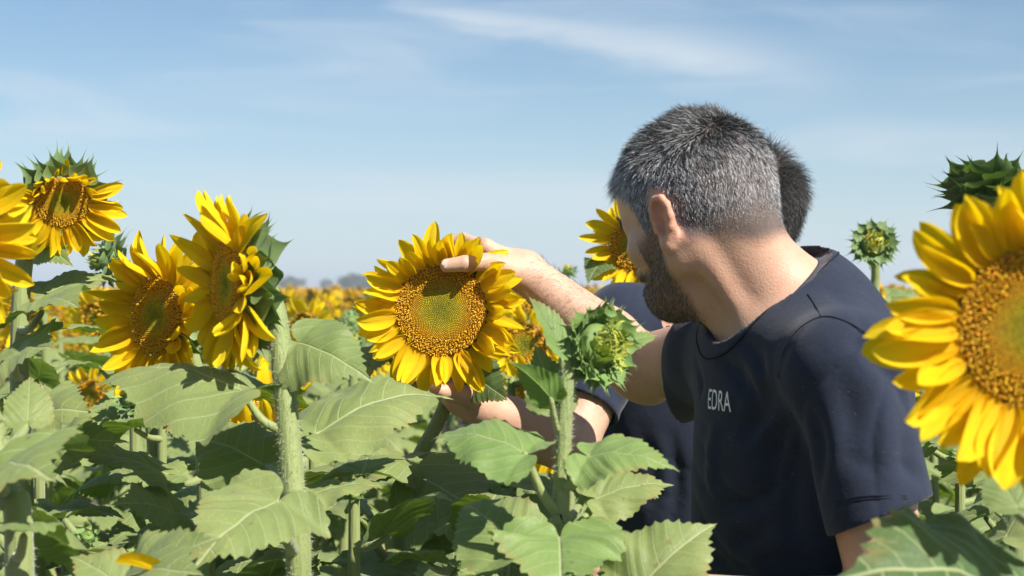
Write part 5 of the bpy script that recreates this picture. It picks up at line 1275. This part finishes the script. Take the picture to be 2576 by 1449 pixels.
    def fore(P):
        t = (P - EL_R) @ ax / np.linalg.norm(W_R - EL_R); dd = np.linalg.norm(P - EL_R - (t * np.linalg.norm(W_R - EL_R))[:, None] * ax, axis=1)
        return ((t > 0.05) & (t < 0.98) & (dd < 0.06)).astype(float) * (0.15 + 0.85 * ((P - EL_R)[:, 2] - t * (W_R - EL_R)[2] > 0.0))
    grow('arm_hair', V, F, Nn, fore, 1500, lambda P: np.full(len(P), 0.013), lambda P: np.tile(-ax * 0.2 + np.array([-0.2, -0.2, -0.5]) + ax * 0.8, (len(P), 1)), lambda P: np.full(len(P), 0.30),
         lambda P, r: np.tile([0.05, 0.03, 0.02], (len(P), 1)), 0.00014, body, origin, 14, jit=0.35)
    # t-shirt
    S = Body()
    S.ell(CH, TR, (0.116, 0.164, 0.25), 0.05); S.ell(px(2015, 1520, 1.72), TR, (0.120, 0.160, 0.30), 0.06)
    S.ell(px(2025, 960, 1.70), TR, (0.100, 0.145, 0.13), 0.05)
    S.cone(SL, SR, 0.056, 0.056, 0.05)
    for Q in (SL, SR): S.cone(NB - U_ * 0.058, Q, 0.056, 0.056, 0.03)
    S.cone(NB - U_ * 0.045, px(1985, 920, 1.71), 0.058, 0.095, 0.03)
    S.cone(px(1996, 790, 1.74), px(2145, 905, 1.57), 0.042, 0.050, 0.03); S.cone(px(1996, 790, 1.74), SR - F_ * 0.03, 0.044, 0.05, 0.03)
    hemL = px(2214, 1300, 1.50); S.capcone(SL, hemL + (hemL - SL) * 0.15, 0.060, 0.0585, hemL, nrm(hemL - SL + np.array([0.03, 0, 0.0])), 0.02)
    hemR = px(1722, 955, 1.985); S.capcone(SR, hemR + (hemR - SR) * 0.25, 0.064, 0.054, hemR, nrm(nrm(EL_R - SR) * 0.6 + np.array([-0.75, 0.0, 0.25])), 0.02)
    ndL = nrm(hemL - SL); ndR = nrm(EL_R - SR)
    S.cone(hemL - ndL * 0.035, hemL + ndL * 0.1, 0.047, 0.053, 0.004, True); S.cone(hemR - ndR * 0.03, hemR + ndR * 0.1, 0.045, 0.049, 0.004, True)
    nax = nrm(H.p(-0.03, 0, -0.02) - NB)
    CP = px(1950, 758, 1.70)                      # middle of the neck opening
    cn = nrm(np.array([-0.66, -0.05, 0.74]))
    th_ = np.linspace(0, 2 * np.pi, 49); e1 = nrm(np.cross(cn, [0, 1.0, 0])); e2 = np.cross(cn, e1); out = np.cos(th_)[:, None] * e1 + np.sin(th_)[:, None] * e2
    S.localcut(CP + cn * 0.001, cn, 0.088, 0.003)
    S.cone(CP - cn * 0.02, CP + cn * 0.15, 0.052, 0.055, 0.004, True)
    S.cut([0, 0, 0.88], [0, 0, -1.0])
    V, F = S.mesh(0.0032, [0.16, 1.36, EYE - 0.74], [0.52, 2.10, EYE + 0.10])
    V = smooth_verts(V, F, 2); Nn = normals(V, F); bv = bvh_of(V, F)
    strokes = [([(2062, 800), (2010, 840), (1975, 900), (1960, 960)], 0.006, 0.0012),
               ([(1850, 850), (1905, 900), (1930, 980)], 0.010, 0.0064), ([(1800, 900), (1850, 940), (1880, 1010)], 0.010, 0.0080), ([(1960, 960), (1900, 1040), (1860, 1120)], 0.014, 0.0096),
               ([(1985, 1010), (1940, 1150), (1930, 1300)], 0.016, 0.0144), ([(2020, 1080), (1990, 1230), (2000, 1420)], 0.016, 0.0128), ([(1955, 1200), (1880, 1260), (1810, 1275)], 0.012, 0.0096),
               ([(1970, 1290), (1890, 1350), (1830, 1360)], 0.012, 0.0096), ([(1800, 1050), (1790, 1160), (1800, 1290)], 0.014, -0.0064), ([(2100, 900), (2140, 1050), (2130, 1200)], 0.016, 0.0064),
               ([(2220, 920), (2230, 1080), (2220, 1230)], 0.014, -0.0064), ([(2180, 870), (2260, 960), (2300, 1080)], 0.010, 0.0056), ([(2120, 840), (2200, 900), (2260, 1010)], 0.010, 0.0048),
               ([(1890, 1400), (1990, 1420), (2080, 1400)], 0.014, 0.0096), ([(1780, 1380), (1830, 1440), (1900, 1445)], 0.012, 0.0080), ([(2280, 1090), (2290, 1180), (2280, 1280)], 0.012, 0.0064),
               ([(2060, 700), (2130, 760), (2200, 830)], 0.012, 0.0032), ([(1745, 900), (1760, 950), (1765, 1010)], 0.008, 0.0048), ([(2030, 1000), (2060, 1130), (2060, 1260)], 0.012, 0.0080),
               ([(1960, 970), (1900, 985), (1850, 975)], 0.007, 0.0035), ([(1970, 1010), (1910, 1060), (1850, 1075)], 0.008, 0.004), ([(1985, 1060), (1930, 1130), (1870, 1165)], 0.008, 0.004),
               ([(1840, 880), (1880, 960), (1895, 1060)], 0.008, 0.004), ([(2110, 1120), (2180, 1170), (2270, 1180)], 0.010, 0.002)]
    V = dent(V, Nn, bv, strokes); V = rumple(V, Nn, 1.0)
    shirt = link('t_shirt', new_mesh('t_shirt', V - origin, F, M_NAVY), root)
    bv = bvh_of(V, F)
    # ribbed collar band: the strip of shirt next to the neck, doubled up
    near = np.nonzero(np.linalg.norm(V - CP, axis=1) < 0.15)[0]; bd = B(V[near]); edge = V[near[np.abs(bd) < 0.0035]]
    D = np.full(len(V), 1.0)
    for c in np.array_split(near, 40): D[c] = np.sqrt(((V[c][:, None] - edge[None]) ** 2).sum(2)).min(1)
    bdf = np.full(len(V), 1.0); bdf[near] = bd
    keep = ((D[F] < 0.0225) & (bdf[F] > -0.004)).all(1); Fk = F[keep]; ids, inv = np.unique(Fk, return_inverse=True); Fk = inv.reshape(-1, 4)
    Nn = normals(V, F); Vk = V[ids] + Nn[ids] * (0.0017 * sstep(0.0228, 0.0200, D[ids]) - 0.0006 + 0.0009 * sstep(0.005, 0.0, D[ids]))[:, None]
    collar = link('collar', new_mesh('collar', Vk - origin, Fk, M_NAVY), shirt)
    def loop(sel, up):
        q = V[sel] - CP; a = np.arctan2(q @ e2, q @ e1); k = ((a + np.pi) / (2 * np.pi) * 60).astype(int) % 60
        P = [(V[sel[k == i]] + Nn[sel[k == i]] * up).mean(0) for i in range(60) if (k == i).any()]
        P = np.array(P)
        for _ in range(3): P = (np.roll(P, 1, 0) + 2 * P + np.roll(P, -1, 0)) / 4
        return catmull(np.vstack([P, P[:2]]), 150)
    out_d = near[(D[near] > 0.0200) & (D[near] < 0.0228) & (bdf[near] > 0.002)]; in_d = near[(np.abs(bdf[near]) < 0.003)]
    Vs, Fs = tube(loop(out_d, 0.0016) - origin, 0.0010, 6); link('collar_seam', new_mesh('collar_seam', Vs, Fs, M_SEAM), collar)
    Vs, Fs = tube(loop(in_d, 0.001) - origin, 0.0022, 8); link('collar_edge', new_mesh('collar_edge', Vs, Fs, M_NAVY), collar)
    seam('shoulder_seam', bv, [(2032, 740), (2050, 768), (2066, 798)], shirt, origin)
    seam('sleeve_seam', bv, [(2260, 905), (2180, 840), (2120, 806), (2066, 798), (2010, 828), (1975, 880), (1958, 950)], shirt, origin)
    seam('hem_stitch', bv, [(2105, 1262), (2160, 1250), (2220, 1247), (2280, 1248), (2335, 1254)], shirt, origin, 0.0006)
    seam('hem_stitch', bv, [(2106, 1270), (2160, 1258), (2220, 1254), (2280, 1255), (2336, 1261)], shirt, origin, 0.0006)
    # white chest print
    p, nn = shoot(bv, 1806, 1010)
    if p is not None:
        cu = bpy.data.curves.new('chest_print', 'FONT'); cu.body = 'EDRA'; cu.size = 0.034; cu.align_x = 'CENTER'; cu.align_y = 'CENTER'; cu.shear = 0.12; cu.space_character = 1.02; cu.offset = 0.0
        tmp = bpy.data.objects.new('tmp', cu); col.objects.link(tmp); bpy.context.view_layer.update()
        me = bpy.data.meshes.new_from_object(tmp.evaluated_get(bpy.context.evaluated_depsgraph_get())); bpy.data.objects.remove(tmp)
        import bmesh
        bm2 = bmesh.new(); bm2.from_mesh(me); bmesh.ops.triangulate(bm2, faces=bm2.faces); bmesh.ops.subdivide_edges(bm2, edges=bm2.edges, cuts=2, use_grid_fill=True)
        right = nrm(np.cross(U_, nn)); upv = np.cross(nn, right)
        for v in bm2.verts:
            q = p + right * (v.co.x * 0.60) + upv * v.co.y; h = bv.ray_cast(Vector(q + nn * 0.05), Vector(-nn))
            qq = np.array(h[0]) + np.array(h[1]) * 0.0009 if h[0] else q
            v.co = Vector(qq - origin)
        bm2.to_mesh(me); bm2.free(); me.materials.clear(); me.materials.append(M_PRINT); me.name = 'chest_print'
        link('chest_print', me, shirt)
    person_legs(root, px(2010, 1449, 1.72) * np.array([1, 1, 0]) + np.array([0.0, 0, 0.92]), F_, origin)
man_one()

# ---- the second person, behind
def man_two():
    F_ = nrm([-0.35, -0.93, 0]); L_ = np.cross([0, 0, 1.0], F_); L_ = nrm([-0.93, 0.30, 0]) * -1.0
    L_ = np.cross(np.array([0, 0, 1.0]), F_); U_ = np.array([0, 0, 1.0]); TR = np.stack([F_, L_, U_], 1)
    SA, SB = px(1568, 815, 2.38), px(2020, 850, 2.50)        # shoulder of the helping arm; far shoulder
    NB = px(1800, 790, 2.42); CH = (SA + SB) / 2 + np.array([0.0, 0.0, -0.20]) ; CH[0] = px(1750, 0, 2.43)[0]
    origin = np.array([CH[0], CH[1], 0.0])
    root = empty('person', origin); tag(root, 'dark haired person in navy t-shirt, mostly hidden behind the grey haired one', 'person')
    H = Head(px(1872, 556, 2.42), (-0.98, 0.25), R_(12))
    EL, W = px(1432, 1118, 2.26), px(1200, 1018, 2.175)
    EL2, W2 = px(2120, 1300, 2.5), px(1900, 1500, 2.3)
    B = Body(); add_head(B, H); add_ear(B, H, 1); add_ear(B, H, -1)
    B.cone(H.p(-0.02, 0, -0.02), NB, 0.058, 0.064, 0.03); B.cone(H.p(0.03, 0, -0.075), NB + F_ * 0.04 - U_ * 0.02, 0.034, 0.04, 0.03)
    B.ell(CH, TR, (0.10, 0.15, 0.22), 0.05); B.ell(CH - U_ * 0.3, TR, (0.10, 0.14, 0.25), 0.06); B.cone(SA, SB, 0.05, 0.05, 0.05)
    for S in (SA, SB): B.cone(NB, S, 0.05, 0.045, 0.04)
    for s, e, w in ((SA, EL, W), (SB, EL2, W2)):
        m = e * 0.72 + w * 0.28; B.cone(s, e, 0.05, 0.043, 0.02); B.cone(e, m, 0.042, 0.043, 0.02); B.cone(m, w, 0.043, 0.028, 0.02)
    kn = [px(1142, 978, 2.150), px(1138, 992, 2.165), px(1142, 1008, 2.180), px(1152, 1022, 2.19)]
    fg = [[px(1108, 955, 2.165), px(1098, 925, 2.175), px(1098, 908, 2.178)], [px(1104, 965, 2.185), px(1090, 938, 2.20), px(1085, 920, 2.20)],
          [px(1108, 985, 2.20), px(1088, 960, 2.215), px(1080, 940, 2.215)], [px(1120, 1004, 2.205), px(1098, 985, 2.22), px(1088, 970, 2.22)]]
    th = [px(1178, 1000, 2.145), px(1142, 985, 2.115), px(1114, 984, 2.10), px(1094, 978, 2.095)]
    hand(B, W, kn, fg, th, [0.018, 0.0125, 0.0108, 0.0095])
    k2 = [W2 + np.array([-0.07, -0.02 + 0.0 * i, 0.02 - 0.018 * i]) for i in range(4)]
    hand(B, W2, k2, [[k + np.array([-0.035, 0, -0.004]), k + np.array([-0.055, 0, -0.014]), k + np.array([-0.068, 0, -0.026])] for k in k2],
         [W2 + np.array([-0.02, -0.02, 0.015]), W2 + np.array([-0.05, -0.03, 0.035]), W2 + np.array([-0.075, -0.03, 0.04])], [0.016, 0.012, 0.009])
    V, F = B.mesh(0.0034, [-0.16, 2.05, EYE - 0.62], [0.75, 2.70, EYE + 0.27])
    V = smooth_verts(V, F, 2); Nn = normals(V, F); hm = hair_mask(H)
    body = link('body', new_mesh('body', V - origin, F, M_SKIN, vc=colour_skin(V, H, Nn, hm, None)), root)
    nail(body, th[-1] + np.array([0, -0.009, 0.001]), th[-2] + np.array([0, -0.009, 0.001]), (0, -1, 0.1), origin, 0.0055)
    for s in (1, -1):
        e = Body(); e.ell(H.p(0.0795, s * 0.032, 0.0015), np.eye(3), (0.0122,) * 3); v2, f2 = e.mesh(0.002, H.p(0.0795, s * 0.032, 0) - 0.018, H.p(0.0795, s * 0.032, 0) + 0.018, 2)
        link('eye', new_mesh('eye', v2 - origin, f2, M_EYE), body)
    def flow(P):
        q = H.loc(P); x, y, z = q.T; top = sstep(0.04, 0.10, z)
        d = np.stack([0.5 * top - 0.5 * (1 - top) + 0.5 * np.sin(60 * y + 50 * z), 0.5 * np.sin(70 * x + 45 * z), -(1 - top) * 0.8 - 0.2], 1); return d @ H.R.T
    def hcol(P, r):
        g = r.uniform(0.008, 0.035, len(P)); return np.stack([g * 1.1, g, g * 0.9], 1)
    grow('hair', V, F, Nn, hm, 20000, lambda P: 0.018 + 0.020 * sstep(-0.02, 0.06, H.loc(P)[:, 2]), flow, lambda P: np.full(len(P), 0.34), hcol, 0.0003, body, origin, 21, seg=5, jit=0.45)
    S = Body()
    S.ell(CH, TR, (0.118, 0.168, 0.24), 0.05); S.ell(CH - U_ * 0.3, TR, (0.118, 0.158, 0.30), 0.06); S.cone(SA, SB, 0.061, 0.061, 0.05)
    for Q in (SA, SB): S.cone(NB - U_ * 0.02, Q, 0.060, 0.056, 0.04)
    for s, e in ((SA, EL), (SB, EL2)):
        h = s + (e - s) * 0.72; nd = nrm(e - s); S.capcone(s, h + nd * 0.03, 0.062, 0.057, h, nd, 0.02); S.cone(h - nd * 0.03, h + nd * 0.1, 0.048, 0.052, 0.004, True)
    cn = nrm([-0.12, -0.42, 0.9]); CP = px(1775, 800, 2.37)
    S.localcut(CP + cn * 0.004, cn, 0.085, 0.004); S.cone(CP - cn * 0.02, CP + cn * 0.15, 0.052, 0.055, 0.004, True); S.cut([0, 0, 0.90], [0, 0, -1.0])
    V, F = S.mesh(0.004, [0.02, 2.15, EYE - 0.72], [0.72, 2.75, EYE + 0.10]); V = smooth_verts(V, F, 2); Nn = normals(V, F); bv = bvh_of(V, F)
    V = dent(V, Nn, bv, [([(1520, 900), (1560, 1000), (1540, 1150)], 0.016, 0.004), ([(1600, 1050), (1640, 1180), (1620, 1320)], 0.018, 0.005), ([(1560, 1150), (1590, 1280), (1560, 1400)], 0.016, 0.004), ([(1680, 1060), (1700, 1200), (1690, 1350)], 0.014, 0.007),
                         ([(1500, 1230), (1600, 1260), (1700, 1240)], 0.012, 0.004), ([(1560, 780), (1600, 850), (1590, 930)], 0.012, 0.003)])
    V = rumple(V, Nn, 2.7, 0.4)
    shirt = link('t_shirt', new_mesh('t_shirt', V - origin, F, M_NAVY), root)
    e1 = nrm(np.cross(cn, [0, 1.0, 0])); e2 = np.cross(cn, e1); th_ = np.linspace(0, 2 * np.pi, 41)
    out = np.cos(th_)[:, None] * e1 + np.sin(th_)[:, None] * e2; C = neck_ring(B, CP, cn, out)
    prof = [(-0.012, 0.007), (0.0, 0.0055), (0.010, 0.002), (0.010, -0.002), (0.0, 0.0), (-0.012, 0.003)]; m = len(prof)
    Vc = np.concatenate([C[i] + np.array([cn * a + out[i] * b for a, b in prof]) for i in range(40)])
    Fc = np.array([(i * m + j, i * m + (j + 1) % m, ((i + 1) % 40) * m + (j + 1) % m, ((i + 1) % 40) * m + j) for i in range(40) for j in range(m)])
    link('collar', new_mesh('collar', Vc - origin, Fc[:, ::-1], M_NAVY), shirt)
    person_legs(root, np.array([origin[0], origin[1], 0.92]), F_, origin)
man_two()
